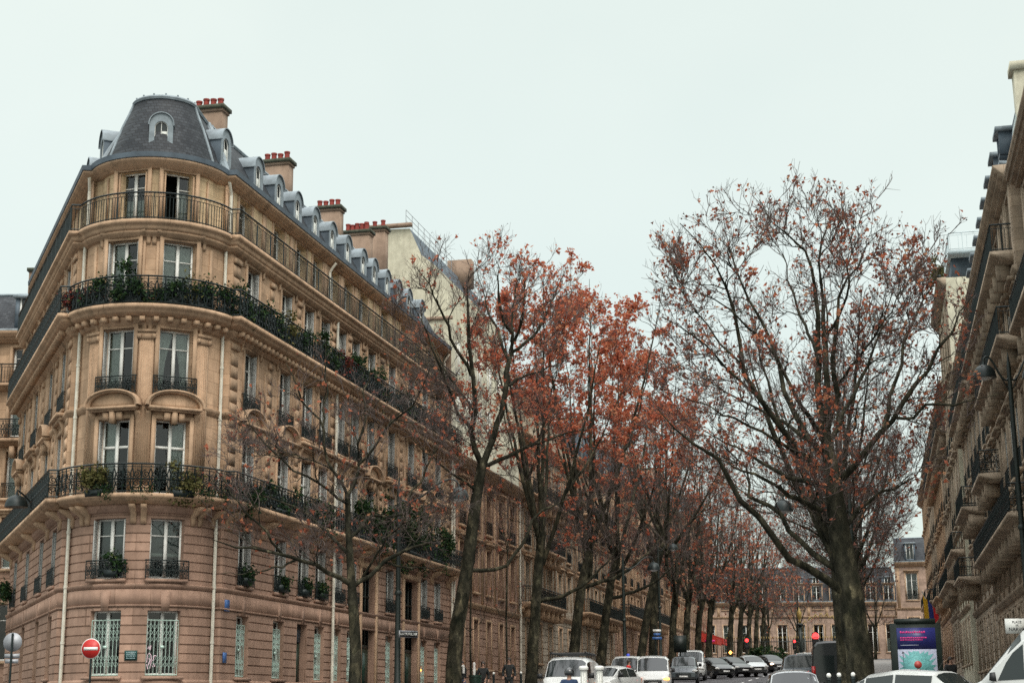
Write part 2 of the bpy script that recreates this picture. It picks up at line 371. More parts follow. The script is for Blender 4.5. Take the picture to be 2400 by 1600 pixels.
def cornice(mb,path,z0,z1,d0,d1,m=0,steps=3,cap=True):
    "stepped, curved moulding that grows from d0 at z0 to d1 at z1"
    pr=[(d0-0.05,z0)]
    for i in range(steps):
        t=(i+1)/steps; za=z0+(z1-z0)*(i/steps); zb=z0+(z1-z0)*t; dd=d0+(d1-d0)*(math.sin(t*math.pi/2) if i<steps-1 else 1)
        pr+=[(dd-0.03*(i<steps-1),za+0.012),(dd,zb-0.01)]
    pr+=[(d1,z1),(d0-0.05,z1+0.03)] if cap else [(d1,z1)]
    sweep(mb,path,pr,m)
def spiral(c,r,turns,a0,sgn,n=16):
    return [(c[0]+r*(1-0.78*i/n)*math.cos(a0+sgn*turns*2*math.pi*i/n),c[1]+r*(1-0.78*i/n)*math.sin(a0+sgn*turns*2*math.pi*i/n)) for i in range(n+1)]
def scroll_panel(mb,P,s0,s1,z0,z1,r=0.021):
    "one panel of wrought-iron scrolls between s0 and s1; P(s,z) gives the point"
    w=s1-s0; h=z1-z0; cm=(s0+s1)/2
    def t(pts,rr=r,n=4): mb.tube([P(a,b) for a,b in pts],rr,n)
    t([(s0,z0),(s0,z1)],r*1.3)
    for sx in (-1,1):
        for (cz,a0,sg) in ((z0+0.30*h,-math.pi/2,1),(z0+0.70*h,math.pi/2,-1)):
            t(spiral((cm+sx*w*0.26,cz),min(w*0.23,h*0.22),1.6,a0,sg*sx,14))
        t([(cm,z0+0.05*h),(cm+sx*w*.10,z0+0.3*h),(cm+sx*w*.04,z0+0.5*h),(cm+sx*w*.10,z0+0.7*h),(cm,z0+0.95*h)])
        t([(cm+sx*w*.49,z0+0.5*h),(cm+sx*w*.26,z0+0.5*h),(cm+sx*w*.04,z0+0.5*h)],r*1.4)
    mb.lathe([(0.001,0),(0.035,0.03),(0.03,0.07),(0.001,0.1)],5,0,np.array(P(cm,z1))-np.array([0,0,0.03]))
    mb.lathe([(0.001,0),(0.03,0.03),(0.001,0.07)],4,0,np.array(P(cm,z0+h*0.5))-np.array([0,0,0.035]))
def rail_along(mb,path,z,h,style,spacing=0.125,pan=0.62):
    P=np.array(path); D=np.concatenate([[0],np.cumsum(np.linalg.norm(np.diff(P,axis=0),axis=1))]); L=D[-1]
    def at_(s): return np.array([np.interp(s,D,P[:,0]),np.interp(s,D,P[:,1])])
    def pt(s,zz): a=at_(s); return (a[0],a[1],zz)
    for zz,rr in ((z+h,0.034),(z+0.07,0.022))+(((z+h-0.15,0.014),) if style=='bars' else ((z+h-0.10,0.014),)):
        mb.tube([(p[0],p[1],zz) for p in P],rr,5)
    if style=='bars':
        n=int(L/spacing)
        S=np.linspace(0,L,n+1); Q=np.array([[pt(s,z+0.02),pt(s,z+h-0.14)] for s in S]); mb.tubes(Q,np.full((n+1,2),0.0135),4)
        for s in np.arange(0.5*spacing,L,spacing*1.5): 
            mb.tube([pt(s-0.05,z+h-0.075),pt(s,z+h-0.03),pt(s+0.05,z+h-0.075),pt(s,z+h-0.12),pt(s-0.05,z+h-0.075)],0.008,3)
        for s in np.arange(0,L,1.35): mb.tube([pt(s,z),pt(s,z+h)],0.02,5)
    else:
        n=max(1,round(L/pan)); 
        for i in range(n): scroll_panel(mb,pt,L*i/n,L*(i+1)/n,z+0.07,z+h-0.10)
        for i in range(n+1):
            s=L*i/n; mb.tube([pt(s,z),pt(s,z+h)],0.017,4)
def xf(seg,s,d=0.0,z=0.0):
    "transform from window space (x right, y into the wall, z up) to the place"
    a=seg.rz(s); o=np.array(seg.P(s,d,z)); c,sn=math.cos(a),math.sin(a)
    Rm=np.array([[c,-sn,0],[sn,c,0],[0,0,1]]); return lambda V: np.asarray(V,float)@Rm.T+o
# ---------------------------------------------------------------- windows (meshes are shared between copies)
WM={}
def wmesh(key,fn):
    if key not in WM: WM[key]=fn()
    return WM[key]
def win_frame(w,h,trans=0.28,thick=False):
    mb=MB(); y0,y1=0.26,0.33; fw=0.06; x=w/2
    mb.box(-x,-x+fw,y0,y1,0,h); mb.box(x-fw,x,y0,y1,0,h); mb.box(-x+fw,x-fw,y0,y1,h-fw,h); mb.box(-x+fw,x-fw,y0,y1,0,0.10)
    mb.box(-0.055,0.055,y0-0.03,y1-0.012,0.10,h-fw)
    zt=h*(1-trans); b=0.045 if thick else 0.016
    mb.box(-x+fw,-0.055,y0+0.012,y1-0.012,zt-b,zt+b); mb.box(0.055,x-fw,y0+0.012,y1-0.012,zt-b,zt+b)
    for sx in (-1,1):      # casement stiles
        mb.box(*sorted((sx*(x-fw),sx*(x-fw-0.045))),y0+0.015,y1-0.015,0.10,h-fw)
    return mb.mesh('window_frame',M['paint'])
def win_pane(w,h):
    mb=MB(); mb.quad((-w/2+.06,.30,.1),(w/2-.06,.30,.1),(w/2-.06,.30,h-.06),(-w/2+.06,.30,h-.06)); return mb.mesh('pane',M['glass'])
def win_curtain(w,h,kind):
    mb=MB(); z0,z1=0.1,h-0.06; x=w/2-.06
    def folds(x0,x1,za,zb,gather=None):
        n=22; V=[];F=[]
        for j in range(7):
            t=j/6; zz=zb+(za-zb)*t
            for i in range(n+1):
                u=i/n; xx=x0+(x1-x0)*u
                if gather is not None: xx=gather+(xx-gather)*(1-0.55*math.sin(t*math.pi*0.62))
                V.append((xx,0.40+0.018*math.sin(u*n*1.15+j*.3),zz))
        for j in range(6):
            for i in range(n): F.append((j*(n+1)+i,j*(n+1)+i+1,(j+1)*(n+1)+i+1,(j+1)*(n+1)+i))
        mb.add(V,F)
    if kind=='full': folds(-x,x,z0,z1)
    elif kind=='left': folds(-x,0.0,z0,z1)
    elif kind=='right': folds(0.0,x,z0,z1)
    elif kind=='swag': folds(-x,0,z0,z1,-x); folds(0,x,z0,z1,x)
    elif kind=='half': folds(-x,x,z0,z0+(z1-z0)*0.5)
    m='curtain'
    if kind=='blind':
        m='blind'; mb.box(-x,x,.38,.40,z0+(z1-z0)*0.42,z1); mb.box(-x,x,.375,.405,z0+(z1-z0)*0.36,z0+(z1-z0)*0.42,1)
        return mb.mesh('blind',[M['blind'],M['curtain']])
    return mb.mesh('curtain',M['curtain'],smooth=True)
def win_shutter(w,h,side):
    "folded louvred shutter standing in the reveal"
    mb=MB(); x0=-w/2+0.005 if side<0 else w/2-0.045; x1=x0+0.04
    mb.box(x0,x1,0.01,0.035,0.03,h-.05); mb.box(x0,x1,0.205,0.23,0.03,h-.05)
    for z in np.arange(0.06,h-.08,0.055): mb.box(x0+0.006,x1-0.006,0.035,0.205,z,z+0.036)
    mb.box(x0+0.014,x1-0.014,0.035,0.205,0.04,h-.06)
    return mb.mesh('shutter',M['shutter'])
def guard(w,h,style,out=0.10):
    mb=MB(); x=w/2
    pts=[(-x,-0.02),(-x,-out),(x,-out),(x,-0.02)]
    if style=='scroll':
        def pt(s,z): return (s,-out,z)
        for zz,r in ((h,0.024),(0.05,0.016),(h-0.09,0.012)): mb.tube([(a,b,zz) for a,b in pts],r,5)
        n=max(2,round(w/0.40))
        for i in range(n): scroll_panel(mb,pt,-x+w*i/n,-x+w*(i+1)/n,0.06,h-0.10,0.014)
        for s in (-x,x): mb.rod((s,-out,0),(s,-out,h),0.018,5)
    else:
        for zz,r in ((h,0.024),(0.05,0.016),(h-.11,0.014)): mb.tube([(a,b,zz) for a,b in pts],r,5)
        for s in np.linspace(-x,x,int(w/0.10)+1): mb.rod((s,-out,0.02),(s,-out,h-.11),0.010,4)
        for s in np.linspace(-x+.06,x-.06,int(w/0.15)): mb.tube([(s-.05,-out,h-.055),(s,-out,h-.02),(s+.05,-out,h-.055),(s,-out,h-.095),(s-.05,-out,h-.055)],0.008,3)
    return mb.mesh('guard_rail',M['iron'])
def put_window(parent,seg,s,z,w,h,d=0.0,curtain=None,shut=0,gd=None,trans=0.28,thick=False,pane=True,name='window',label=None):
    o=link(name,wmesh(('f',w,h,trans,thick),lambda:win_frame(w,h,trans,thick)),parent,seg.P(s,d,z),seg.rz(s))
    if label: o['label']=label
    if pane: link('pane',wmesh(('p',w,h),lambda:win_pane(w,h)),o)
    if curtain: link('blind' if curtain=='blind' else 'curtain',wmesh(('c',w,h,curtain),lambda:win_curtain(w,h,curtain)),o)
    if shut:
        for sd in ((1,),(-1,),(-1,1))[shut-1]: link('shutter',wmesh(('s',w,h,sd),lambda:win_shutter(w,h,sd)),o)
    if gd: link('guard_rail',wmesh(('g',)+gd,lambda:guard(*gd)),o)
    return o
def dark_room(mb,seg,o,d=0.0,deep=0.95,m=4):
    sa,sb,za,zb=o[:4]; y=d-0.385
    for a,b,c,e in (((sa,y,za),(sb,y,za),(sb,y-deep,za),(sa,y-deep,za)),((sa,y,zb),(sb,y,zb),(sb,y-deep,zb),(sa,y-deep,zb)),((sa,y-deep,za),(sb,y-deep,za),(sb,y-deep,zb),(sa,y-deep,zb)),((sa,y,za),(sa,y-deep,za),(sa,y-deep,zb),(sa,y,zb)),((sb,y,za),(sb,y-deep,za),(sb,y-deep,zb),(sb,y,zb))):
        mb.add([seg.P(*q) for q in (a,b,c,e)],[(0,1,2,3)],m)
# ================================================================ the corner house
SHL=CL+np.array([0.30,0.05]); SHR=CR+np.array([-0.30,0.03])
SL=Straight(CL+DL*17.5,-DL,17.5); SR=Straight(CR,DR,30.6); SF=Arc(SHL,SHR,1.78)
S1=Straight(CL,SHL-CL,0.304); S2=Straight(SHR,CR-SHR,0.302)
ARCP=[SF.P(SF.L*i/26,0,0)[:2] for i in range(27)]
PATH=[tuple(CL+DL*17.5),tuple(CL)]+ARCP+[tuple(CR),tuple(CR+DR*30.6)]
GF,STR,B2,B4,B5,GUT=0.0,5.4,8.45,15.05,18.2,21.0
house=thing('corner_house','six storey cream stone corner house with rounded front, slate roof and iron balconies','house',(-13,57,ground(55)))
HO=-np.array(house.location)
def hbuild(mb,name,mats,parent=house,smooth=False,ang=35):
    T=[v+HO for v in mb.V]; mb.V=T; return mb.build(name,mats,parent,smooth=smooth,ang=ang)
class Loc:
    "a façade segment seen from inside a parent placed at HO"
    def __init__(self,seg,H): self.seg=seg; self.H=H; self.L=seg.L
    def P(self,s,d,z): return tuple(np.array(self.seg.P(s,d,z))+self.H)
    def rz(self,s): return self.seg.rz(s)
RB=[1.97,5.5,8.05,10.05,12.2,14.1,16.4,19.6,22.9,25.4,27.9]; LB=[17.5-q for q in (2.1,5.9,10.6,15.1)]
FB=[SF.L/2-1.02,SF.L/2+1.02]
PIPES_R=(11.3,)
FL=[ # z sill, z head, width, wall d
 ('g',2.68,4.86,1.16,0.0),('f1',5.92,7.98,1.2,0.0),('f2',8.80,11.42,1.2,0.0),('f3',12.32,14.66,1.2,0.0),('f4',15.50,17.90,1.2,0.0),('f5',18.62,20.66,1.2,-0.43)]
wl=MB(); rooms=MB()
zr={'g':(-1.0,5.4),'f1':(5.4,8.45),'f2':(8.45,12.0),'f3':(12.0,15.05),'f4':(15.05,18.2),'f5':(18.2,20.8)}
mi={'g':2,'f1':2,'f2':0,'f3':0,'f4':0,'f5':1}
GATES=[(15.4,17.35),(21.9,24.2)]
jobs=[]
for fl,zs,zh,w,d in FL:
    z0,z1=zr[fl]
    if fl=='f5':
        for a,b in ((SL.P(SL.L-.44,d,0),SF.P(0,d,0)),(SF.P(SF.L,d,0),SR.P(.44,d,0))): wl.quad((*a[:2],z0),(*b[:2],z0),(*b[:2],z1),(*a[:2],z1),mi[fl])
    for seg,bays in ((SL,LB),(SF,FB),(SR,RB),(S1,[]),(S2,[])):
        if fl=='f5' and seg in (S1,S2): continue
        ops=[]
        for i,b in enumerate(bays):
            if seg is SR and fl in 'gf1' and any(a-.3<b<c+.3 for a,c in GATES): continue
            if seg is SR and fl=='g' and i==2: ops.append((b-.58,b+.58,0.8,zh)); jobs.append((fl,seg,b,0.8,zh,w,d,i)); continue
            ops.append((b-w/2,b+w/2,zs,zh)); jobs.append((fl,seg,b,zs,zh,w,d,i))
        if seg is SR and fl in 'gf1':
            for a,c in GATES: ops.append((a,c,0.8 if fl=='g' else z0,z1 if fl=='g' else 7.7))
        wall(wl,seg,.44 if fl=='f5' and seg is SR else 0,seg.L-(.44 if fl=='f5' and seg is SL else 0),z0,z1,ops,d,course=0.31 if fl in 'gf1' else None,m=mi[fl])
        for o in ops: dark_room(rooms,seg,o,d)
# far ends, back and top of the shell
bk=[np.array(PATH[0]),np.array(PATH[-1])]; back=[bk[1]+NR*-11,bk[0]+np.array([math.cos(AL),math.sin(AL)])*9]
for a,b in ((bk[1],back[0]),(back[0],back[1]),(back[1],bk[0])):
    wl.quad((a[0],a[1],-1),(b[0],b[1],-1),(b[0],b[1],21),(a[0],a[1],21),3)
wl.merge(rooms); hbuild(wl,'wall',[M['stone'],M['stone_top_lit'],M['stone_base_shaded'],M['render_brown'],M['dark']])
tr=MB()
cornice(tr,PATH,5.58,5.74,0.015,0.085,3,2); sweep(tr,PATH,[(-.02,5.05),(.028,5.06),(.028,5.565),(-.02,5.575)],3); cornice(tr,PATH,4.98,5.045,0.005,0.05,3,1); sweep(tr,PATH,[(-.02,2.30),(.07,2.32),(.07,2.5),(.02,2.56),(-.02,2.58)],3); 
sweep(tr,PATH,[(-.02,0.2),(.10,.2),(.10,2.28),(-.02,2.32)],3)
cornice(tr,PATH,8.16,8.42,0.02,0.18,3,2)
cornice(tr,PATH,11.78,12.02,0.01,0.10,0,2)
for a,b in ((14.74,15.02),(17.98,18.2)): cornice(tr,PATH,a,b,0.02,0.24,0,3)
P5=offpath(PATH,-0.43); cornice(tr,P5,20.72,21.04,0.02,0.42,0,4)
# dentils under the fourth floor balcony
for seg in (SL,SF,SR):
    for s in np.arange(0.2,seg.L-.1,0.42): tr.box(-.09,.09,-.46,-.2,14.84,15.0,0,xf(seg,s))
# pilasters, quoins, window surrounds, keystones
def block(seg,s,w,z0,z1,d0,d1,m=0): tr.box(-w/2,w/2,-d1,-d0,z0,z1,m,xf(seg,s))
def frame(seg,b,w,zs,zh,d,sill=True,ear=True):
    for sx in (-1,1): tr.box(*sorted((sx*(w/2+.005),sx*(w/2+.15))),-d-.045,-d+.02,zs,zh+.14,0,xf(seg,b))
    tr.box(-w/2-.005,w/2+.005,-d-.045,-d+.02,zh+.005,zh+.14,0,xf(seg,b))
    if ear: tr.box(-w/2-.28,w/2+.28,-d-.13,-d+.02,zh+.24,zh+.33,0,xf(seg,b)); tr.box(-w/2-.24,w/2+.24,-d-.07,-d+.02,zh+.16,zh+.235,0,xf(seg,b))
def console(seg,s,z,h,w=.16,out=.24,d=0):
    pr=[(-d+.02,z),(-d-.05,z),(-d-.09,z+h*.25),(-d-.08,z+h*.5),(-d-out*.8,z+h*.8),(-d-out,z+h),(-d+.02,z+h)]
    tr.prism(pr,-w/2,w/2,0,'x',xf(seg,s))
def pediment(seg,b,w,z,d=0.0,zinc=True):
    hw=w/2+.30; n=14; rise=.50
    pts=[(hw*math.cos(math.pi*(1-i/n)),rise*math.sin(math.pi*(1-i/n))**.85) for i in range(n+1)]
    T=xf(seg,b); tr.prism([(x,z+.16+y) for x,y in pts],-d-.16,-d+.02,0,'y',T)                       # tympanum
    for a,bq in ((.0,.30),(.075,.36)):                                                               # arched mouldings
        V=[];F=[]
        for i,(x,y) in enumerate(pts):
            k=1+a/hw; k2=1+(a+.075)/hw
            V+=[(x*k,-d-bq,z+.16+y*k),(x*k2,-d-bq,z+.16+y*k2+.02),(x*k2,-d+.02,z+.16+y*k2+.02),(x*k,-d+.02,z+.16+y*k)]
        for i in range(n):
            for j in range(4): F.append((4*i+j,4*i+4+j,4*i+4+(j+1)%4,4*i+(j+1)%4))
        tr.add(T(V),F,0)
    tr.box(-hw-.05,hw+.05,-d-.34,-d+.02,z+.06,z+.155,0,T); tr.box(-hw+.02,hw-.02,-d-.26,-d+.02,z,z+.055,0,T)
    for sx in (-1,1): console(seg,b+sx*(w/2+.24),z-.5,.5,.17,.26,d)
    for sx in (-1,0,1): tr.box(sx*.26-.10,sx*.26+.10,-d-.22,-d+.02,z-.36+.05*abs(sx),z-.05,0,T)      # carved relief
    tr.box(-.08,.08,-d-.27,-d+.02,z-.42,z-.02,0,T)
def keystone(seg,b,zh,d=0):
    T=xf(seg,b); tr.prism([(-.13,zh-.02),(.13,zh-.02),(.18,5.50),(-.18,5.50)],-d-.05,-d+.02,3,'y',T)
    for sx in (-1,1):
        for k in (0.42,0.72): tr.prism([(sx*k,zh+.02),(sx*(k+.012),zh+.02),(sx*(k+.10),4.96),(sx*(k+.088),4.96)],-d-.004,-d+.01,1,'y',T)
for fl,seg,b,zs,zh,w,d,i in jobs:
    if fl in('f2','f3','f4'): frame(seg,b,w,zs,zh,d,ear=(fl!='f2'))
    if fl=='f5': frame(seg,b,w,zs,zh,d,ear=False)
    if fl=='g' : keystone(seg,b,zh)
    if fl in('f3','f1','g'): tr.box(-w/2-.14,w/2+.14,-d-.10,-d+.02,zs-.11,zs-.005,0 if fl=='f3' else 3,xf(seg,b))
    if fl in('f4',) or (fl=='f3' ):
        for sx in (-1,1): console(seg,b+sx*(w/2+.32),zh-.16,.40,.14,.17,d)
    if fl=='f2':
        if seg is SF or (seg is SR and i in(0,1,6,9)) or (seg is SL and i in (1,3)): pediment(seg,b,w,11.68)
        else:
            tr.box(-w/2-.5,w/2+.5,-d-.32,-d+.02,11.98,12.10,0,xf(seg,b)); tr.box(-w/2-.42,w/2+.42,-d-.2,-d+.02,11.84,11.975,0,xf(seg,b))
            for sx in (-1,1): console(seg,b+sx*(w/2+.22),11.3,.54,.15,.2,d)
def pil(seg,s,w,z0,z1,d=0,flutes=True,cap=True):
    T=xf(seg,s); tr.box(-w/2,w/2,-d-.07,-d+.02,z0,z1,0,T); tr.box(-w/2-.05,w/2+.05,-d-.12,-d+.02,z0,z0+.22,0,T)
    tr.box(-w/2-.03,w/2+.03,-d-.10,-d+.02,z0+.22,z0+.34,0,T)
    if flutes:
        k=max(2,int(w/.085))
        for j in range(k): x=-w/2+.03+(w-.06)*(j+.5)/k; tr.box(x-.016,x+.016,-d-.085,-d-.06,z0+.45,z1-.15,0,T)
    if cap:
        tr.box(-w/2-.07,w/2+.07,-d-.17,-d+.02,z1-.10,z1,0,T); tr.box(-w/2-.03,w/2+.03,-d-.12,-d+.02,z1-.34,z1-.11,0,T)
        for sx in (-1,1): tr.box(sx*(w/2)-.07,sx*(w/2)+.07,-d-.16,-d+.02,z1-.32,z1-.16,0,T)
for s in (SF.L/2,SF.L/2-2.06,SF.L/2+2.06): pil(SF,s,.52,8.75,14.60)
for s in (SF.L/2-2.06,SF.L/2,SF.L/2+2.06):
    for sx in (-1,1): tr.box(sx*.26-.07,sx*.26+.07,-.04,.02,15.3,17.85,0,xf(SF,s))
for s in (SF.L/2,SF.L/2-2.06,SF.L/2+2.06):
    for sx in (-1,1): tr.box(sx*.34-.03,sx*.34+.03,.39,.45,18.8,20.6,0,xf(SF,s))
for seg,ss in ((SR,[.42,3.9,6.9,11.15,13.2,15.2,18.0,21.2,24.2,26.7,30.0]),(SL,[17.08,13.4,9.2,4.6,.5])):
    for s in ss:
        wq=.62 if s in(.42,17.08,11.15,30.0,.5) else .38
        for z0,z1 in ((8.75,14.6),(15.3,17.85)):
            n=int((z1-z0)/.46)
            for k in range(n): tr.box(-wq/2,wq/2,-.032,.02,z0+k*.46+.02,z0+k*.46+.435,0,xf(seg,s))
            tr.box(-wq/2-.04,wq/2+.04,-.09,.02,z1-.20,z1,0,xf(seg,s))
        tr.box(-wq/2,wq/2,.38,.45,18.6,20.7,0,xf(seg,s))
for seg,bays in ((SF,FB),(SR,RB),(SL,LB)):
    mids=[(a+b)/2 for a,b in zip(bays,bays[1:])]
    for s in mids:
        for z0,z1,d in ((9.3,11.2,0),(12.6,14.2,0),(15.8,17.3,0)):
            if seg is SF: continue
            for k in (-1,1): tr.box(k*.34-.02,k*.34+.02,-d-.03,-d+.02,z0,z1,0,xf(seg,s))
# consoles that carry the second floor balcony
for seg,ss in ((SF,[SF.L/2-.17,SF.L/2+.17,SF.L/2-2.25,SF.L/2-1.95,SF.L/2+2.25,SF.L/2+1.95,SF.L/2-3.0,SF.L/2+3.0]),(SR,[s+q for s in (.4,3.7,6.8,9.1,11.1,13.2,15.2,18,21.2,24.2,26.7,29.9) for q in(-.16,.16)]),(SL,[s+q for s in(17,13.5,9.2,4.5,.6) for q in(-.16,.16)])):
    for s in ss: console(seg,s,7.78,.62,.2,.55)
# carriage entrances: stone jambs
for a,c in GATES:
    for s in (a-.16,c+.16): tr.box(-.15,.15,-.07,.02,.8,7.9,0,xf(SR,s))
    tr.box(a-.3-(a+c)/2,c+.3-(a+c)/2,-.10,.02,7.72,7.95,0,xf(SR,(a+c)/2))
hbuild(tr,'cornice',[M['stone_trim'],M['dark'],M['zinc'],M['stone_base_shaded']])
# balconies: slab with a railing each
def balcony(z0,z1,out,h,style,d=0.0,name='balcony',lab=None,**k):
    mb=MB(); p=offpath(PATH,d)
    sweep(mb,p,[(0.0,z0+.0),(out*.55,z0+.02),(out*.72,z0+.10),(out-.12,z0+.13),(out-.10,z1-.17),(out,z1-.14),(out,z1),(0.0,z1+.012)],0)
    o=hbuild(mb,name,[M['stone_trim']]); 
    if lab: o['label']=lab
    rb=MB(); rail_along(rb,[tuple(q) for q in offpath(PATH,d+out-.07)],z1,h,style,**k); hbuild(rb,'railing',M['iron'],o,smooth=True); return o
balcony(8.42,8.76,.70,1.0,'scroll',lab='second floor balcony with scrolled black ironwork')
balcony(15.02,15.42,.66,1.0,'scroll',pan=.60,lab='fourth floor balcony crowded with plants')
balcony(18.2,18.58,.42,1.0,'bars',lab='top balcony with plain upright bars')
# windows
WRNG=random.Random(3)
frontset={('g',0):None,('g',1):None}
for fl,seg,b,zs,zh,w,d,i in jobs:
    h=zh-zs; sg=Loc(seg,HO); kw={}
    if seg is SF:
        cur={('f1',0):'blind',('f1',1):'blind',('f2',0):'left',('f2',1):'right',('f3',0):'left',('f3',1):'swag',('f4',0):'left',('f4',1):'full',('f5',0):'half',('f5',1):None,('g',0):None,('g',1):None}[(fl,i)]
        kw=dict(curtain=cur,shut=3 if fl in('f1','f2','f3','f4') and i==0 else 0)
    elif fl=='g' and seg is SR and i==2:
        mb=MB(); mb.box(-.55,.55,.30,.36,0,h-.75,0); mb.box(-.55,.55,.27,.33,h-.7,h,1); 
        for sx in (-1,1): mb.box(sx*.27-.2,sx*.27+.2,.27,.30,.3,1.4,0); mb.box(sx*.27-.2,sx*.27+.2,.27,.30,1.7,h-.95,0)
        o=mb.build('entrance_door',[M['green_door'],M['zinc']],house,sg.P(b,d,zs),sg.rz(b)); MB().rod((.1,.24,1.2),(.1,.24,1.5),.02).build('handle',M['gold'],o); continue
    else: kw=dict(curtain=WRNG.choice([None,None,'left','full','half','right','swag']),shut=3 if fl in('f1','f2','f3','f4') else 0)
    if fl=='f3': kw['gd']=(1.55,.62,'scroll')
    if fl=='f1': kw['gd']=(1.5,.62,'scroll')
    if fl=='f2': kw.update(trans=.36,thick=True)
    if fl=='f5' and seg is SF and i==1:     # one leaf stands open on a dark room
        mb=MB(); y0,y1=.26,.33
        mb.box(-.6,-.54,y0,y1,0,h); mb.box(.54,.6,y0,y1,0,h); mb.box(-.54,.54,y0,y1,h-.06,h); mb.box(.0,.07,y0-.02,y1,0.0,h-.06); mb.box(.49,.54,y0+.01,y1-.01,0,h-.06); mb.box(.07,.49,y0+.01,y1-.01,0,.12); mb.box(.07,.49,y0+.01,y1-.01,h*.72-.015,h*.72+.015)
        mb.box(-.54,-.49,.33,.85,0,h-.06)
        o=mb.build('window',M['paint'],house,sg.P(b,d,zs),sg.rz(b)); o['label']='top floor window with its left leaf open on a dark room'
        q=MB(); q.quad((.07,.3,.12),(.49,.3,.12),(.49,.3,h-.06),(.07,.3,h-.06)); q.build('pane',M['glass'],o); c=MB(); c.box(.08,.5,.44,.46,.1,h*.7); c.build('curtain',M['curtain'],o); continue
    if fl=='g':
        o=put_window(house,sg,b,zs,w,h,d,None,0,None,.15,False)
        gb=MB(); x=w/2-.03                      # folding trellis gate in front of the glass
        gb.rod((-x,.16,h-.32),(x,.16,h-.32),.022,4); gb.rod((-x,.16,.04),(x,.16,.04),.022,4); gb.rod((-x,.16,.04),(-x,.16,h-.32),.02,4)
        n=8; xs=np.linspace(-x,x,n+1)
        Q=np.array([[(q,.16,.04),(q,.16,h-.34)] for q in xs]); gb.tubes(Q,np.full((n+1,2),.0125),4)
        for (za,zb,k) in ((.28,.70,2),(h-1.05,h-.42,3)):
            hh=(zb-za)/k
            for r_ in range(k):
                for a,c in zip(xs,xs[1:]):
                    gb.rod((a,.15,za+r_*hh),(c,.15,za+(r_+1)*hh),.008,3); gb.rod((a,.17,za+(r_+1)*hh),(c,.17,za+r_*hh),.008,3)
        gb.box(-.07,.07,.10,.15,h*.42,h*.42+.10)
        link('trellis_gate',wmesh(('tg',w,round(h,2)),lambda:gb.mesh('trellis_gate',M['gate'])),o)
        if seg is SF and i==1:
            sb=MB()
            for pts in ([(-.50,.9),(-.47,1.0),(-.44,.88)],[(-.42,.86),(-.40,1.02)],[(-.52,.45),(-.50,.7),(-.44,.76),(-.38,.68),(-.37,.45),(-.40,.25),(-.48,.24),(-.52,.40)],[(-.46,.36),(-.41,.52),(-.46,.6)],[(-.30,.62),(-.26,.68),(-.20,.66)],[(-.31,.5),(-.28,.62)],[(-.31,.30),(-.28,.42),(-.24,.32),(-.20,.34)]): sb.tube([(x_,.085,z_) for x_,z_ in pts],.017,4)
            sb.build('painted_scrawl',M['grille'],o)
        continue
    put_window(house,sg,b,zs,w,h,d,**kw)
# tall dark carriage doors
for a,c in GATES:
    mb=MB(); m=(a+c)/2; w=c-a
    mb.box(-w/2,w/2,.30,.36,0,3.4,0); mb.box(-w/2,w/2,.28,.37,3.4,3.55,1)
    for sx in(-1,1):
        for z0,z1 in((.3,1.3),(1.5,3.2)): mb.box(sx*w*.25-w*.19,sx*w*.25+w*.19,.26,.30,z0,z1,0)
    for x in np.linspace(-w/2,w/2,5): mb.box(x-.03,x+.03,.29,.35,3.55,6.9,1)
    for z in (4.6,5.7): mb.box(-w/2,w/2,.28,.345,z-.04,z+.04,1)
    mb.box(-w/2,w/2,.36,.38,3.5,6.9,2)
    o=mb.build('carriage_door',[M['green_door'],M['iron_green'],M['car_glass']],house,tuple(np.array(SR.P(m,0,.8))+HO),SR.rz(m))
    MB().rod((.12,.22,1.1),(.12,.22,1.4),.025).build('handle',M['gold'],o)
# drain pipes
def pipe(seg,s,segs):
    mb=MB()
    for (za,zb,d) in segs:
        mb.tube([seg.P(s,d,za),seg.P(s,d,zb)],.062,8)
        for z in np.arange(za+1.0,zb,1.9): mb.tube([seg.P(s,d,z),seg.P(s,d,z+.09)],.078,8)
    za,zb,d=segs[-1]; mb.tube([seg.P(s,d,zb-.01),seg.P(s,d+.10,zb+.18),seg.P(s,d+.30,zb+.42)],.06,8)
    hbuild(mb,'drain_pipe',M['pipe'],smooth=True)
for seg,s in ((S1,.24),(S2,.06),(SR,11.3),(SR,30.3)): pipe(seg,s,[(.9,8.42,.14),(8.78,15.0,.14),(15.44,18.2,.12),(18.6,20.35,-.30)])
# ---------------------------------------------------------------- roof
rf=MB(); G0=offpath(PATH,-.43+.40)
sweep(rf,[tuple(q) for q in offpath(PATH,-.43)],[(.38,21.02),(.46,21.06),(.48,21.24),(.42,21.26),(.40,21.12),(.10,21.12)],2)   # zinc gutter
prof=[(-.50,21.10),(-.66,21.45),(-1.02,22.2),(-1.40,22.9),(-1.76,23.45),(-2.06,23.9)]
APROF=[-.50,-.60,-.84,-1.08,-1.30,-1.46]
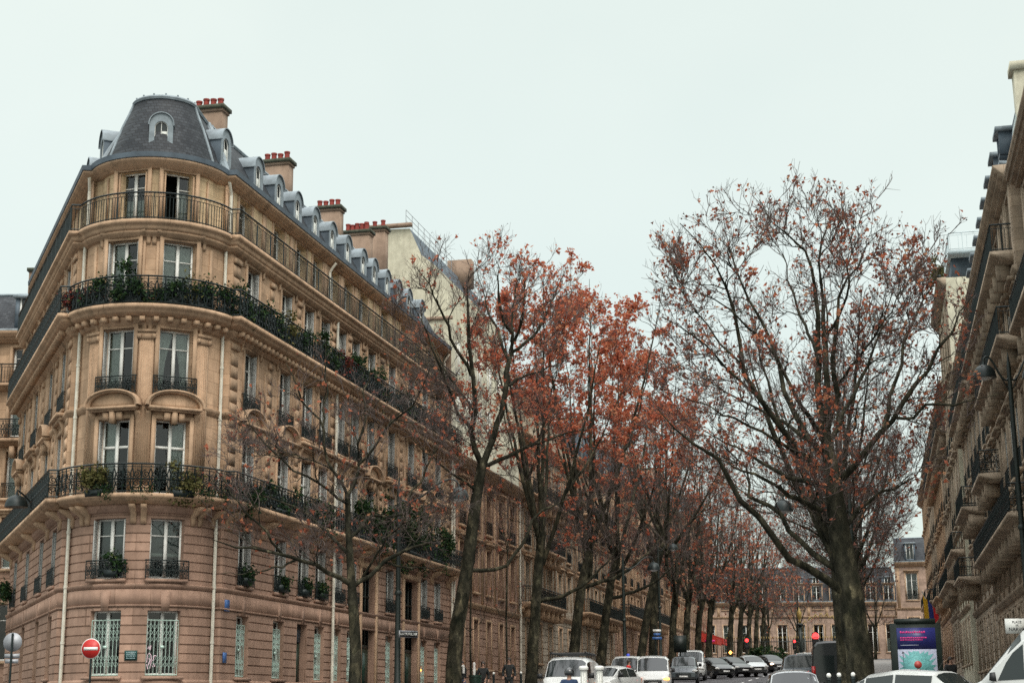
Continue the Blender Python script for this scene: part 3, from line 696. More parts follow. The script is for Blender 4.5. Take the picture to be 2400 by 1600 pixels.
# mansard: straight sides and the round pavilion are separate sweeps so that the hips stay crisp
pl=[PATH[0],PATH[1]]; pr=[PATH[-2],PATH[-1]]
FULL=offpath
rings=[offpath(PATH,d) for d,z in prof]
for (d,z),da,q in zip(prof,APROF,rings):
    arc=np.array([SF.P(SF.L*i/26,da,0)[:2] for i in range(27)]); q[2:-2]=arc[1:-1] if len(arc)==len(q)-2 else arc
n=len(PATH)
for i in range(n-1):
    for j in range(len(prof)-1):
        a,b=rings[j],rings[j+1]; rf.quad((*a[i],prof[j][1]),(*a[i+1],prof[j][1]),(*b[i+1],prof[j+1][1]),(*b[i],prof[j+1][1]),0)
top=rings[-1]
dk=offpath(PATH,-3.2)
cap=[tuple((*q,23.9)) for q in top]; ridge=np.array([CR+DR*6+NR*-4.2,CR+DR*30.6+NR*-4.6,CL+DL*17.5+np.array([math.cos(AL),math.sin(AL)])*4.4])
rc=ridge[0]
for i in range(1,n-2): rf.poly([cap[i],cap[i+1],(rc[0],rc[1],24.4)],2)
rf.poly([cap[n-2],cap[n-1],(*ridge[1],24.5),(rc[0],rc[1],24.4)],2); rf.poly([cap[0],cap[1],(rc[0],rc[1],24.4),(*ridge[2],24.5)],2)
rf.poly([cap[n-1],(*(CR+DR*30.6+NR*-9),22.5),(rc[0],rc[1],24.4),(*ridge[1],24.5)],2); rf.poly([cap[0],(*ridge[2],24.5),(rc[0],rc[1],24.4),(*(CR+DR*30.6+NR*-9),22.5)],2)
e0=[(*offpath(PATH,d)[-1],z) for d,z in prof]; rf.poly(e0+[(*ridge[1],24.5),(*(CR+DR*30.6+NR*-9),21.0),(*(CR+DR*30.6),21.0)],3)
e1=[(*offpath(PATH,d)[0],z) for d,z in prof]; rf.poly(e1+[(*ridge[2],24.5),(*back[1],21.0),(*PATH[0],21.0)],3)
# hips, edge rolls and cresting in zinc
for i,w in ((1,.10),(2,.07),(n-3,.07),(n-2,.14)):
    for off in (0,):
        rf.tube([(r[i][0],r[i][1],z+.03) for r,(d,z) in zip(rings,prof)],w,6,1)
rf.tube([(q[0],q[1],23.94) for q in top],.09,6,1)
for i in range(4,n-2,4): rf.tube([(top[i][0],top[i][1],23.97),(top[i][0],top[i][1],24.09)],.035,4,1)
for s_ in (.5,1.2): rf.tube([(top[n-2][0]+DR[0]*s_,top[n-2][1]+DR[1]*s_,23.97),(top[n-2][0]+DR[0]*s_,top[n-2][1]+DR[1]*s_,24.09)],.03,4,1)
roof=hbuild(rf,'roof',[M['slate'],M['zinc_light'],M['zinc'],M['render_brown']],smooth=True,ang=30)
# dormers: round headed, zinc cheeks
def dormer(seg,s,d=-.85,k=1.0):
    mb=MB(); w,hz=.98*k,1.95*k; z0=21.32; sg=Loc(seg,HO)
    # arched front with a hole, back to the slope
    hw=w/2; spring=hz-hw; arc=[(hw*math.cos(math.pi*i/12),spring+hw*math.sin(math.pi*i/12)) for i in range(13)]
    outl=[(hw,0)]+arc+[(-hw,0)]
    iw=.27*k; isp=1.32*k; ia=[(iw*math.cos(math.pi*i/12),isp+iw*math.sin(math.pi*i/12)) for i in range(13)]; inn=[(iw,.62*k)]+ia+[(-iw,.62*k)]
    N_=k; k=len(outl); V=[(x,0,z) for x,z in outl]+[(x,0,z) for x,z in inn]+[(x,.14,z) for x,z in inn]
    F=[(i,(i+1)%k,k+(i+1)%k,k+i) for i in range(k)]+[(k+i,k+(i+1)%k,2*k+(i+1)%k,2*k+i) for i in range(k)]; mb.add(V,F,0)
    V=[(x*1.0,0.0,z) for x,z in outl]+[(x,1.75,z) for x,z in outl]; mb.add(V,[(i,i+1,k+i+1,k+i) for i in range(k-1)],1)
    V=[(x*1.09,-.07,spring+(z-spring)*1.08) for x,z in arc]+[(x*1.09,1.75,spring+(z-spring)*1.08) for x,z in arc]+[(x*1.0,-.07,z) for x,z in arc]
    q=len(arc); mb.add(V,[(i,i+1,q+i+1,q+i) for i in range(q-1)]+[(i,i+1,2*q+i+1,2*q+i) for i in range(q-1)],2)
    for sx in(-1,1): mb.box(*sorted((sx*hw*1.0,sx*hw*1.10)),-.07,1.7,spring-.05,spring+.0,2)
    mb.box(-hw-.04,hw+.04,-.06,.3,-.06,.05,0)
    # oval window frame and pane
    o=mb.build('dormer',[M['zinc_light'],M['zinc'],M['zinc_light']],house,sg.P(s,d,z0),sg.rz(s),smooth=True,ang=35)
    fm=MB(); fm.tube([(x,.08,z) for x,z in inn]+[(inn[0][0],.08,inn[0][1])],.03,4); fm.rod((0,.09,.62*N_),(0,.09,1.58*N_),.016,4); fm.build('frame',M['paint'],o)
    pn=MB(); pn.poly([(x,.12,z) for x,z in inn]); pn.build('pane',M['car_glass'],o)
    cu=MB(); cu.box(.02,iw-.02,.085,.10,.66*N_,(1.0+.3*((s*7)%1))*N_); cu.build('curtain',M['curtain'],o)
for s in (.95,4.2,6.45,8.65,10.85,13.1,15.25,17.55,19.3,21.4,23.35,25.2,27.6): dormer(SR,s)
for s in (15.9,12.6,9.2,5.6,2.2): dormer(SL,s)
dormer(SF,SF.L/2+.1,-.78,.88)
# chimney stacks across the roof, each with its pots
def chimney(seg,s,d0,d1,z0,z1,t=.62,pots=4,rows=1):
    mb=MB(); T=xf(seg,s); w=d0-d1
    mb.box(-t/2,t/2,-d0,-d1,z0,z1,0,T); mb.box(-t/2-.12,t/2+.12,-d0-.12,-d1+.12,z1,z1+.16,1,T); mb.box(-t/2-.05,t/2+.05,-d0-.05,-d1+.05,z1-.12,z1,0,T); mb.box(-t/2-.2,t/2+.2,-d0-.05,-d1+.05,z0-.2,z0+.25,2,T)
    o=hbuild(mb,'chimney',[M['render_brown'],M['moss'],M['zinc']])
    r_=random.Random(int(s*10)); pm=MB()
    for r in range(rows):
        for j in range(pots):
            y=-d0+.2+(w-.4)*(j+(.3 if r else 0))/(pots-.7); x=(r-(rows-1)/2)*.3; hh=.34+r_.random()*.1
            p=np.array(T([(x,y,z1+.15)]))[0]; q=MB(); q.lathe([(.135,0),(.12,hh*.5),(.115,hh-.08),(.14,hh-.07),(.14,hh),(.10,hh),(.10,.2)],9,0,tuple(p+HO)); q.build('chimney_pot',M['pot'],o,smooth=True)
chimney(SR,4.4,-2.5,-3.95,23.6,25.55); chimney(SR,11.9,-2.5,-3.95,23.6,25.85); chimney(SR,18.9,-2.5,-3.95,23.6,25.85); chimney(SR,23.6,-2.5,-4.0,23.6,26.0,pots=5,rows=2); chimney(SR,26.6,-2.6,-4.1,23.6,27.1,pots=3)
# ================================================================ the other houses
def plain_house(name,label,O,X,L,depth,zg,ztop,floors,bays,wallm,trim,roof=None,base=None,balc=(),gable=None,group=None,chim=(),wname='window',frames=True,backh=None,pale_gable=None,dorm=None):
    """floors: (z sill, z head, width, style) with style in '', 'g' guard, 's' shutters; balc: (z, out, height, style, s0, s1)"""
    seg=Straight(O,X,L); t=thing(name,label,'house',(*seg.P(L/2,-depth/2,0)[:2],zg),0,group); H=-np.array(t.location); sg=Loc(seg,H)
    def hb(mb,nm,mats,parent=t,**k):
        mb.V=[v+H for v in mb.V]; return mb.build(nm,mats,parent,**k)
    mb=MB(); rm=MB(); zs=sorted({zg-1.5,ztop}|{(a[1]+b[0])/2 for a,b in zip(floors,floors[1:])})
    for k,(za,zb) in enumerate(zip(zs,zs[1:])):
        ops=[]
        for f in floors:
            if za<(f[0]+f[1])/2<zb:
                for b in bays: ops.append((b-f[2]/2,b+f[2]/2,f[0],f[1]))
        ru=base is not None and k<base
        wall(mb,seg,0,L,za,zb,ops,0,.30,course=.45 if ru else None,m=1 if ru else 0,gh=.05)
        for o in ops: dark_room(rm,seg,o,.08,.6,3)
    P=lambda s,d,z: seg.P(s,d,z)
    bh=ztop if backh is None else backh
    mb.quad(P(L,0,zg-1.5),P(L,-depth,zg-1.5),P(L,-depth,bh),P(L,0,ztop),2); mb.quad(P(0,-depth,zg-1.5),P(0,0,zg-1.5),P(0,0,ztop),P(0,-depth,bh),2)
    mb.quad(P(L,-depth,zg-1.5),P(0,-depth,zg-1.5),P(0,-depth,bh),P(L,-depth,bh),2)
    mb.merge(rm); hb(mb,'wall',[M[wallm],M['stone_base_shaded'] if wallm!='stone_dark' and wallm!='stone_grey' else M[wallm],M[pale_gable or wallm],M['dark']])
    tm=MB(); path=[P(-.02,0,0)[:2],P(L+.02,0,0)[:2]]
    cornice(tm,path,ztop-.55,ztop+.02,.03,.55,0,4)
    for za in zs[1:-1]: cornice(tm,path,za-.16,za+.14,.02,.16,0,2)
    for f in floors:
        for b in bays:
            T=xf(seg,b)
            for sx in(-1,1): tm.box(*sorted((sx*(f[2]/2+.01),sx*(f[2]/2+.17))),-.05,.02,f[0],f[1]+.16,0,T)
            tm.box(-f[2]/2-.01,f[2]/2+.01,-.05,.02,f[1]+.005,f[1]+.16,0,T)
            if 'p' in f[3]: tm.box(-f[2]/2-.3,f[2]/2+.3,-.30,.02,f[1]+.30,f[1]+.42,0,T); tm.box(-f[2]/2-.22,f[2]/2+.22,-.16,.02,f[1]+.165,f[1]+.295,0,T)
            if 'b' not in f[3]: tm.box(-f[2]/2-.2,f[2]/2+.2,-.16,.02,f[0]-.15,f[0]-.005,0,T)
    for s in [(a+b)/2 for a,b in zip(bays,bays[1:])]+[.35,L-.35]:
        tm.box(-.22,.22,-.05,.02,zs[1]+.2,ztop-.56,0,xf(seg,s))
    hb(tm,'cornice',M[trim])
    for (z,out,h,style,s0,s1) in balc:
        bm=MB(); p=[P(s0,0,0)[:2],P(s1,0,0)[:2]]
        sweep(bm,p,[(0,z-.38),(out*.5,z-.36),(out*.7,z-.22),(out-.1,z-.18),(out,z-.14),(out,z),(0,z+.01)],0)
        for s in np.arange(s0+.4,s1,1.6): bm.box(-.12,.12,-out*.75,.02,z-.95,z-.385,0,xf(seg,s))
        bo=hb(bm,'balcony',M[trim]); rb=MB(); q=[P(s0+.05,0,0)[:2],P(s0+.05,out-.08,0)[:2],P(s1-.05,out-.08,0)[:2],P(s1-.05,0,0)[:2]]
        rail_along(rb,q,z,h,style,spacing=.14); hb(rb,'railing',M['iron'],bo)
    rr=random.Random(len(label))
    for f in floors:
        for b in bays:
            h=round(f[1]-f[0],2); kw={}
            if 'g' in f[3]: kw['gd']=(round(f[2]+.3,2),.75,'bars')
            if 's' in f[3]: kw['shut']=rr.choice([3,3,0,2])
            if frames: put_window(t,sg,b,f[0],f[2],h,0,rr.choice([None,'full','left',None,'blind','half']),**kw)
    if roof:
        kind,hr,ins=roof; rf=MB(); z=ztop+.03
        prof=[(.1,z),(.30,z+.02),(.30,z+.16),(-.1,z+.12)]; sweep(rf,path,prof,1)
        pr=[(-.12,z+.1),(-ins*.35,z+hr*.45),(-ins*.7,z+hr*.8),(-ins,z+hr)]
        m=0
        for (d0,z0),(d1,z1) in zip(pr,pr[1:]): rf.quad(P(0,d0,z0),P(L,d0,z0),P(L,d1,z1),P(0,d1,z1),0)
        rf.quad(P(0,-ins,z+hr),P(L,-ins,z+hr),P(L,-depth*.5,z+hr+.5),P(0,-depth*.5,z+hr+.5),1); rf.quad(P(0,-depth*.5,z+hr+.5),P(L,-depth*.5,z+hr+.5),P(L,-depth,bh),P(0,-depth,bh),1)
        for s in (0,L):
            rf.poly([P(s,0,ztop)]+[P(s,d,q) for d,q in pr]+[P(s,-depth*.5,z+hr+.5),P(s,-depth,bh)],2)
        for (d0,z0) in pr[-1:]: rf.tube([P(0,d0,z0+.04),P(L,d0,z0+.04)],.08,5,1)
        hb(rf,'roof',[M['slate'] if kind=='slate' else M['zinc'],M['zinc_light'],M['zinc_pale'] if kind!='slate' else M[pale_gable or wallm]])
        fr,dz,dh,dw=dorm or (.25,.35,hr*.62,.72)
        for b in (bays if hr>1.8 else ()):
            dm=MB(); q=z+dz; T=xf(seg,b); yb=max(ins*.75,fr+.5)
            dm.box(-dw,-dw+.2,fr,yb,q,q+dh,0,T); dm.box(dw-.2,dw,fr,yb,q,q+dh,0,T); dm.box(-dw-.13,dw+.13,fr-.13,yb+.1,q+dh,q+dh+.16,1,T); dm.box(-dw+.2,dw-.2,fr,yb,q-.1,q+.1,0,T)
            do=hb(dm,'dormer',[M['zinc'] if kind!='stone' else M[trim],M['zinc_light']]); x_=dw-.2; wv=MB(); wv.quad(*[T([v])[0] for v in ((-x_,fr+.15,q+.1),(x_,fr+.15,q+.1),(x_,fr+.15,q+dh),(-x_,fr+.15,q+dh))]); hb(wv,'pane',M['car_glass'],do)
            fv=MB(); fv.box(-.04,.04,fr+.09,fr+.14,q+.1,q+dh,0,T); [fv.box(sx*(x_-.05)-.05,sx*(x_-.05)+.05,fr+.09,fr+.14,q+.1,q+dh,0,T) for sx in(-1,1)]; hb(fv,'frame',M['paint'],do)
    for (s,d0,d1,z0,z1,npot,cm) in chim:
        cb=MB(); T=xf(seg,s); cb.box(-.35,.35,-d0,-d1,z0,z1,0,T); cb.box(-.45,.45,-d0-.1,-d1+.1,z1,z1+.18,1,T); co=hb(cb,'chimney',[M[cm],M['moss'] if cm!='render_pale' else M['stone_trim']])
        for j in range(npot):
            p=np.array(T([(0,-d0+.3+(d0-d1-.5)*j/max(1,npot-1),z1+.15)]))[0]; pb=MB(); pb.lathe([(.13,0),(.11,.3),(.14,.32),(.14,.42),(.1,.42)],8,0,tuple(p)); hb(pb,'chimney_pot',M['pot'],co)
    return t,seg,H,hb
# ---- left side of the avenue beyond the corner house
o,x=av(30.65,0),DR
g1=ground(av(38,0)[1])
t,seg,H,hb=plain_house('town_house','low three storey stone town house with a flat cornice, beside the tall corner house',o,DR,16.6,9,g1,15.25,
  [(3.7,6.4,1.05,''),(8.0,10.6,1.1,'p'),(11.55,13.9,1.1,'gp')],[2.2,5.3,8.4,11.5,14.6],'stone_base_shaded','stone_trim',('zinc',.9,3.0),base=1,balc=())
pm=MB()
for s in (.15,16.45): pm=MB(); pm.tube([seg.P(s,.12,1.5),seg.P(s,.12,14.7)],.07,8); hb(pm,'drain_pipe',M['pipe'])
# tall house with the pale blind gable: stone front block and a set-back cream upper block
o=av(47.4,0); zg=ground(av(58,0)[1])
t,seg,H,hb=plain_house('stone_house','tall stone house with a huge pale blind gable wall rising above the low town house',o,DR,19,11,zg,19.3,
  [(4.4,7.0,1.2,''),(8.4,10.9,1.3,'bp'),(12.0,14.3,1.3,'gs'),(15.6,18.1,1.3,'bs')],[2.3,6.0,9.6,13.2,16.6],'stone_grey','stone_trim',None,base=1,
  balc=[(8.2,1.0,1.0,'bars',.6,11),(15.3,.9,1.0,'bars',.5,18.5),(11.85,1.0,1.0,'bars',4.6,11)],pale_gable='render_pale')
mb=MB(); P=seg.P
prof=[(-11,zg),(-11,34.0),(-7.6,33.9),(-6.75,31.95),(-5.65,31.0),(-5.6,27.35),(-4.75,27.3),(-4.75,19.3)]
for i in range(len(prof)-1):
    (d0,z0),(d1,z1)=prof[i],prof[i+1]; mb.quad(P(0.02,d0,z0),P(0.02,d1,z1),P(19,d1,z1),P(19,d0,z0),2 if i in(1,2) else (3 if i in (3,) else 0))
for s in (0.02,19): mb.poly([P(s,d,z) for d,z in prof]+[P(s,-4.75,12),P(s,-11,12)],0)
mb.quad(P(0,0,19.33),P(19,0,19.33),P(19,-4.75,19.35),P(0,-4.75,19.35),2)
mb.box(-.3,.05,7.4,11.05,34.0,34.25,1,xf(seg,0.0)); mb.box(-.12,.06,4.5,7.4,27.22,27.45,1,xf(seg,0.0))
hb(mb,'upper_block',[M['render_pale'],M['render_brown'],M['zinc'],M['slate']])
for k,s in enumerate((2.2,5.2,8.2,11.2,14.2,17.0)):
    for z in (20.6,23.9): put_window(t,Loc(seg,H),s,z,1.1,2.2,-4.74+.28,'blind' if k%2 else None,0)
rl=MB()
for z in (34.5,34.9,35.3): rl.tube([P(.1,-7.9,z),P(19,-7.9,z)],.02,4)
for s in np.arange(.1,19,1.5): rl.rod(P(s,-7.9,34),P(s,-7.9,35.3),.02,4)
hb(rl,'roof_railing',M['sign_grey'])
cb=MB(); cb.box(-.3,.6,6.5,8.4,33,35.2,0,xf(seg,13)); hb(cb,'chimney',M['render_brown'])
left_next=[('brown mansard roofed stone house with deep balconies, beyond the pale gabled house',66.6,18,20.5,'stone_grey',('slate',4.0,3.2),[(8.6,1.0,1.0,'bars',1,17),(16.2,.9,1.0,'bars',1,17)]),
 ('stone house with white carved balconies, beyond the brown mansard house',84.8,16,21.5,'stone',('slate',3.2,2.6),[(9.4,1.0,1.0,'scroll',3,12)]),
 ('plain pink stone house on the left, three houses past the pale gabled house',101,17,22.0,'stone_pink',('slate',3.2,2.6),[(9.8,.8,1.0,'bars',.5,16.5)]),
 ('stone house with a long top balcony, next to the awning house',118.2,19,23.5,'stone',('slate',3.4,2.6),[(18,.8,1.0,'bars',.5,18.5)]),
 ('last stone house on the left, red awnings along its ground floor',137.5,30,24.5,'stone_pink',('zinc',3.0,2.8),[])]
for lab,s0,L,zt,wm,rf_,bl in left_next:
    zg=ground(av(s0+L/2,0)[1]); h=(zt-zg-4.4)/4
    fl=[(zg+1.0,zg+3.4,1.2,'')]+[(zg+4.6+h*k,zg+4.6+h*k+h*.68,1.25,'b' if k in (0,3) else 'g') for k in range(4)]
    nb=max(3,int(L/3.6)); plain_house('apartment_house',lab,av(s0,0),DR,L,11,zg,zt,fl,[L*(i+.5)/nb for i in range(nb)],wm,'stone_trim',rf_,base=1,balc=bl,chim=[(1.2,-2.5,-5,zt+2,zt+5.5,4,'render_brown')])
# ---- the street on the left: a house that closes the view
zg=ground(80)
plain_house('apartment_house','stone house at the far left edge closing the side street, with a slim brown chimney',(-44,79.5),(1,0),19.5,10,zg,20.9,
  [(4.0,6.8,1.2,''),(8.6,11.2,1.2,'p'),(12.2,14.6,1.2,'g'),(15.4,17.6,1.2,'b'),(18.25,20.1,1.2,'b')],[2,5.2,8.4,11.6,15.2,18.4],'stone','stone_trim',('slate',2.6,2.2),base=2,
  balc=[(15.2,.7,1.0,'scroll',.2,19.3),(18.15,.5,1.0,'bars',.2,19.3)],chim=[(17.9,-2.5,-4.0,22,25.0,0,'render_brown')])
# ---- right side of the avenue (fronts face the road; built from the far end towards the camera)
XR=-DR; NRr=-NR
def right_house(name,lab,s0,s1,off,zt,wm,roof,nb,balc=(),fl=None,chim=(),base=1,**k):
    zg=ground(av((s0+s1)/2,off)[1]); L=s1-s0; h=(zt-zg-4.6)/4
    if fl is None: fl=[(zg+1.0,zg+3.6,1.2,'')]+[(zg+4.8+h*q,zg+4.8+h*q+h*.70,1.25,'b' if q in (0,3) else 'gsp') for q in range(4)]
    return plain_house(name,lab,av(s1,off),XR,L,12,zg,zt,fl,[L*(i+.5)/nb for i in range(nb)],wm,'stone_dark' if wm!='stone' else 'stone_trim',roof,base=base,balc=balc,chim=chim,**k)
t,seg,H,hb=right_house('corner_block','sooty stone house nearest on the right, mostly outside the frame',-12,4.0,28.35,20.0,'stone_dark',('zinc',1.2,3.0),5,balc=[(14.2,.85,1.0,'bars',.3,15.6),(8.2,.85,1.0,'scroll',.3,15.6)])
t,seg,H,hb=right_house('apartment_house','dark stone house on the right with stacked iron balconies and five boxy dormers',4.3,26.8,28.0,20.45,'stone_dark',('zinc',2.9,.75),8,dorm=(-.15,.75,.85,.5),
  balc=[(17.35,.85,1.0,'bars',.3,22.2),(14.3,.85,1.0,'bars',8,22.2),(11.2,.95,1.0,'scroll',3,9),(8.0,.95,1.0,'scroll',.3,22.2)])
cb=MB(); T=xf(seg,22.55); V=[(-.4,.45,20.3),(.4,.45,20.3),(.4,9,20.3),(-.4,9,20.3),(-.4,.42,23.9),(.4,.42,23.9),(.4,9,23.9),(-.4,9,23.9)]; cb.add(T(np.array(V)),[(0,1,5,4),(1,2,6,5),(2,3,7,6),(3,0,4,7),(4,5,6,7)],0); cb.box(-.5,.5,.30,9.1,23.9,24.2,0,T); hb(cb,'chimney',M['render_pale'])
t,seg,H,hb=right_house('apartment_house','grey stone house on the right with bulky projecting balconies, behind the lamp post',27,44,28.0,20.2,'stone_grey',('zinc',3.0,2.6),5,
  balc=[(17.2,.8,1.0,'bars',.3,16.7),(11.0,1.2,1.0,'bars',9,16),(8.2,1.2,1.0,'bars',2,8)])
t,seg,H,hb=right_house('apartment_house','tall pale rendered block on the right with a planted roof terrace',44.6,57,27.75,27.1,'render_pale',None,4,balc=[(10.5,.8,1.0,'bars',.5,12)],base=None)
tb=MB(); tb.box(0.2,9,.5,9,27.15,28.7,0,xf(seg,2.0)); tb.box(-.2,10,.3,9.4,28.7,28.95,1,xf(seg,2.0)); hb(tb,'roof_terrace',[M['zinc'],M['zinc_pale']])
rl=MB(); rail_along(rl,[seg.P(2,-.4,0)[:2],seg.P(12,-.4,0)[:2],seg.P(12,-8,0)[:2]],28.95,1.1,'bars',spacing=.5); hb(rl,'terrace_railing',M['zinc_pale'])
for lab,s0,s1,zt,wm,bl in (('brown stone house on the right just past the pale terrace block',57.3,74,23.2,'stone_grey',[(20,.9,1.0,'bars',.3,16),(9.6,.9,1.0,'bars',.3,16)]),
  ('cream stone house halfway down the right side',74.3,94,23.4,'stone',[(19.8,.9,1.0,'bars',.3,19),(10,.9,1.0,'bars',5,14)]),
  ('narrow pink stone house far down the right side',94.3,108,23.6,'stone_pink',[(10.6,.9,1.0,'bars',.3,13)]),
  ('last stone house on the right before the park',108.3,128,23.3,'stone',[(11.5,.9,1.0,'bars',.3,19)])):
    right_house('apartment_house',lab,s0,s1,28.0,zt,wm,('zinc',2.4,2.6),max(3,int((s1-s0)/3.6)),balc=bl)
# ---- mansion across the end of the avenue and its wing on the right
Ym=246; zg=ground(Ym)-.5
def mansion(lab,x0,x1,Y,zt,nb,rh,X=(1,0)):
    h=(zt-zg-5)/2; fl=[(zg+1.4,zg+5.6,1.5,''),(zg+8.0,zg+11.6,1.5,'gp')]
    if zt-zg>15: fl.append((zg+13.6,zg+17.2,1.5,'gp'))
    return plain_house('mansion',lab,(x0,Y),X,x1-x0,14,zg,zt,fl,[(x1-x0)*(i+.5)/nb for i in range(nb)],'stone_pink','stone_trim',('slate',rh,3.4),base=0,balc=())
xa=at(1600,1450,Ym)[0]; xb=at(2108,1450,Ym)[0]; ze=at(1800,1412,Ym)[2]
mansion('pale pink mansion with a slate mansard closing the avenue behind the gilded gates',xa,xb,Ym,ze,12,5.6)
Yw=215; zg=ground(Yw); xa=at(2104,1450,Yw)[0]; zw=at(2150,1318,Yw)[2]
mansion('pink stone wing with one dormer, seen above the advertising panel',xa,xa+13,Yw,zw,3,3.6,(.97,-.245))
# ================================================================ ground, road, pavements
def strip(mb,o0,o1,dz,s0=-75,s1=260,n=120,m=0):
    S=np.linspace(s0,s1,n); a=[(*av(s,o0),ground(av(s,o0)[1])+dz) for s in S]; b=[(*av(s,o1),ground(av(s,o1)[1])+dz) for s in S]
    V=np.array([p for q in zip(a,b) for p in q]); mb.add(V,[(2*i,2*i+1,2*i+3,2*i+2) for i in range(n-1)],m)
mb=MB(); ys=np.concatenate([np.linspace(-60,300,91),[360,600,1500]]); xs=[-1500,-300,-120,-60,-30,0,30,60,90,120,300,1500]
V=[(x,y,ground(min(y,330))-.30) for y in ys for x in xs]; k=len(xs)
mb.add(V,[(i*k+j,i*k+j+1,(i+1)*k+j+1,(i+1)*k+j) for i in range(len(ys)-1) for j in range(k-1)]); struct(mb.build('ground',M['soil'],smooth=True))
mb=MB(); strip(mb,-1,29,-.14); V=[]
struct(mb.build('road',M['asphalt'],smooth=True))
mb=MB(); ys=np.linspace(-40,56,40); V=[(x,y,ground(y)-.144) for y in ys for x in (-60,-40,-20,0,20,40,60)]
mb.add(V,[(i*7+j,i*7+j+1,(i+1)*7+j+1,(i+1)*7+j) for i in range(39) for j in range(6)]); struct(mb.build('square',M['asphalt'],smooth=True))
def pavement(name,o0,o1,s0,s1,kerb_side):
    mb=MB(); strip(mb,o0,o1,0,s0,s1,90,0); e=o1 if kerb_side>0 else o0; strip(mb,e,e+.16*kerb_side,.003,s0,s1,90,1)
    S=np.linspace(s0,s1,90); q=[(*av(s,e+.16*kerb_side),ground(av(s,e)[1])) for s in S]; V=np.array([(x,y,z+d) for x,y,z in q for d in(.003,-.16)]); mb.add(V,[(2*i,2*i+1,2*i+3,2*i+2) for i in range(89)],1)
    struct(mb.build(name,[M['paving'],M['kerb']]))
pavement('pavement',-.5,6.6,-3,175,1); pavement('pavement',20.6,28.6,-14,175,-1)
mb=MB(); a=[(-24,66),(-16.6,53.2),(-13.2,50.2),(-9,51.5),(-7,55),(-5,60)]; V=[(x,y,ground(y)+.004) for x,y in a]+[(-13,58,ground(58)+.004)]
mb.add(V,[(i,i+1,6) for i in range(5)],0); V=[(x,y,ground(y)+z) for x,y in a for z in(.004,-.16)]; mb.add(V,[(2*i+1,2*i+3,2*i+2,2*i) for i in range(5)],1); struct(mb.build('corner_pavement',[M['paving'],M['kerb']]))
mb=MB()
for s in np.arange(-20,150,6.5): 
    a=[(*av(s+q,13.6+w),ground(av(s+q,13.6)[1])-.136) for q,w in((0,-.06),(0,.06),(2.6,.06),(2.6,-.06))]; mb.add(a,[(0,1,2,3)])
struct(mb.build('road_marking',M['line']))
# ================================================================ plane trees
def spline(pts,n):
    P=np.array(pts,float); k=len(P)
    if k==2: return P[0]+(P[1]-P[0])*np.linspace(0,1,n)[:,None]
    d=np.concatenate([[0],np.cumsum(np.linalg.norm(np.diff(P,axis=0),axis=1))]); t=np.linspace(0,d[-1],n); out=[]
    Q=np.vstack([2*P[0]-P[1],P,2*P[-1]-P[-2]])
    for x in t:
        i=min(k-2,max(0,int(np.searchsorted(d,x)-1))); u=(x-d[i])/max(1e-9,d[i+1]-d[i]); p0,p1,p2,p3=Q[i],Q[i+1],Q[i+2],Q[i+3]
        out.append(0.5*((2*p1)+(-p0+p2)*u+(2*p0-5*p1+4*p2-p3)*u*u+(-p0+3*p1-3*p2+p3)*u**3))
    return np.array(out)
def children(P,Rd,num,lo,hi,length,spread,up,k,rg,rfac=0.55,rmin=0.006,bend=0.35,taper=True,droop=0.0):
    "branches growing from parent centre lines P (B,m,3)"
    B,m,_=P.shape
    if B==0 or num==0: return np.zeros((0,k,3)),np.zeros((0,k))
    seglen=np.linalg.norm(np.diff(P,axis=1),axis=2).sum(1)
    pr=seglen/seglen.sum(); par=rg.choice(B,size=num,p=pr); t=lo+(hi-lo)*rg.random(num)**0.85
    f=t*(m-1); i=np.minimum(f.astype(int),m-2); u=(f-i)[:,None]
    a=P[par,i]; b=P[par,i+1]; st=a*(1-u)+b*u; T=b-a; T/=np.linalg.norm(T,axis=1,keepdims=True)+1e-9
    r0=(Rd[par,i]*(1-u[:,0])+Rd[par,i+1]*u[:,0])*rfac; r0=np.maximum(r0,rmin*1.3)
    v=rg.normal(size=(num,3)); v-=T*np.sum(v*T,1,keepdims=True); v/=np.linalg.norm(v,axis=1,keepdims=True)+1e-9
    an=np.radians(spread[0]+(spread[1]-spread[0])*rg.random(num))[:,None]
    D=T*np.cos(an)+v*np.sin(an); D[:,2]+=up; D/=np.linalg.norm(D,axis=1,keepdims=True)
    L=(length[0]+(length[1]-length[0])*rg.random(num))*(1.08-0.80*t if taper else 1)
    step=(L/(k-1))[:,None]; out=[st]; dcur=D
    for j in range(k-1):
        dcur=dcur+rg.normal(size=(num,3))*bend*0.42; dcur[:,2]+=bend*0.22-droop; dcur/=np.linalg.norm(dcur,axis=1,keepdims=True); out.append(out[-1]+dcur*step)
    C=np.stack(out,1); w=np.linspace(0,1,k)[None]; Rr=r0[:,None]*(1-w)+rmin*w
    return C,Rr
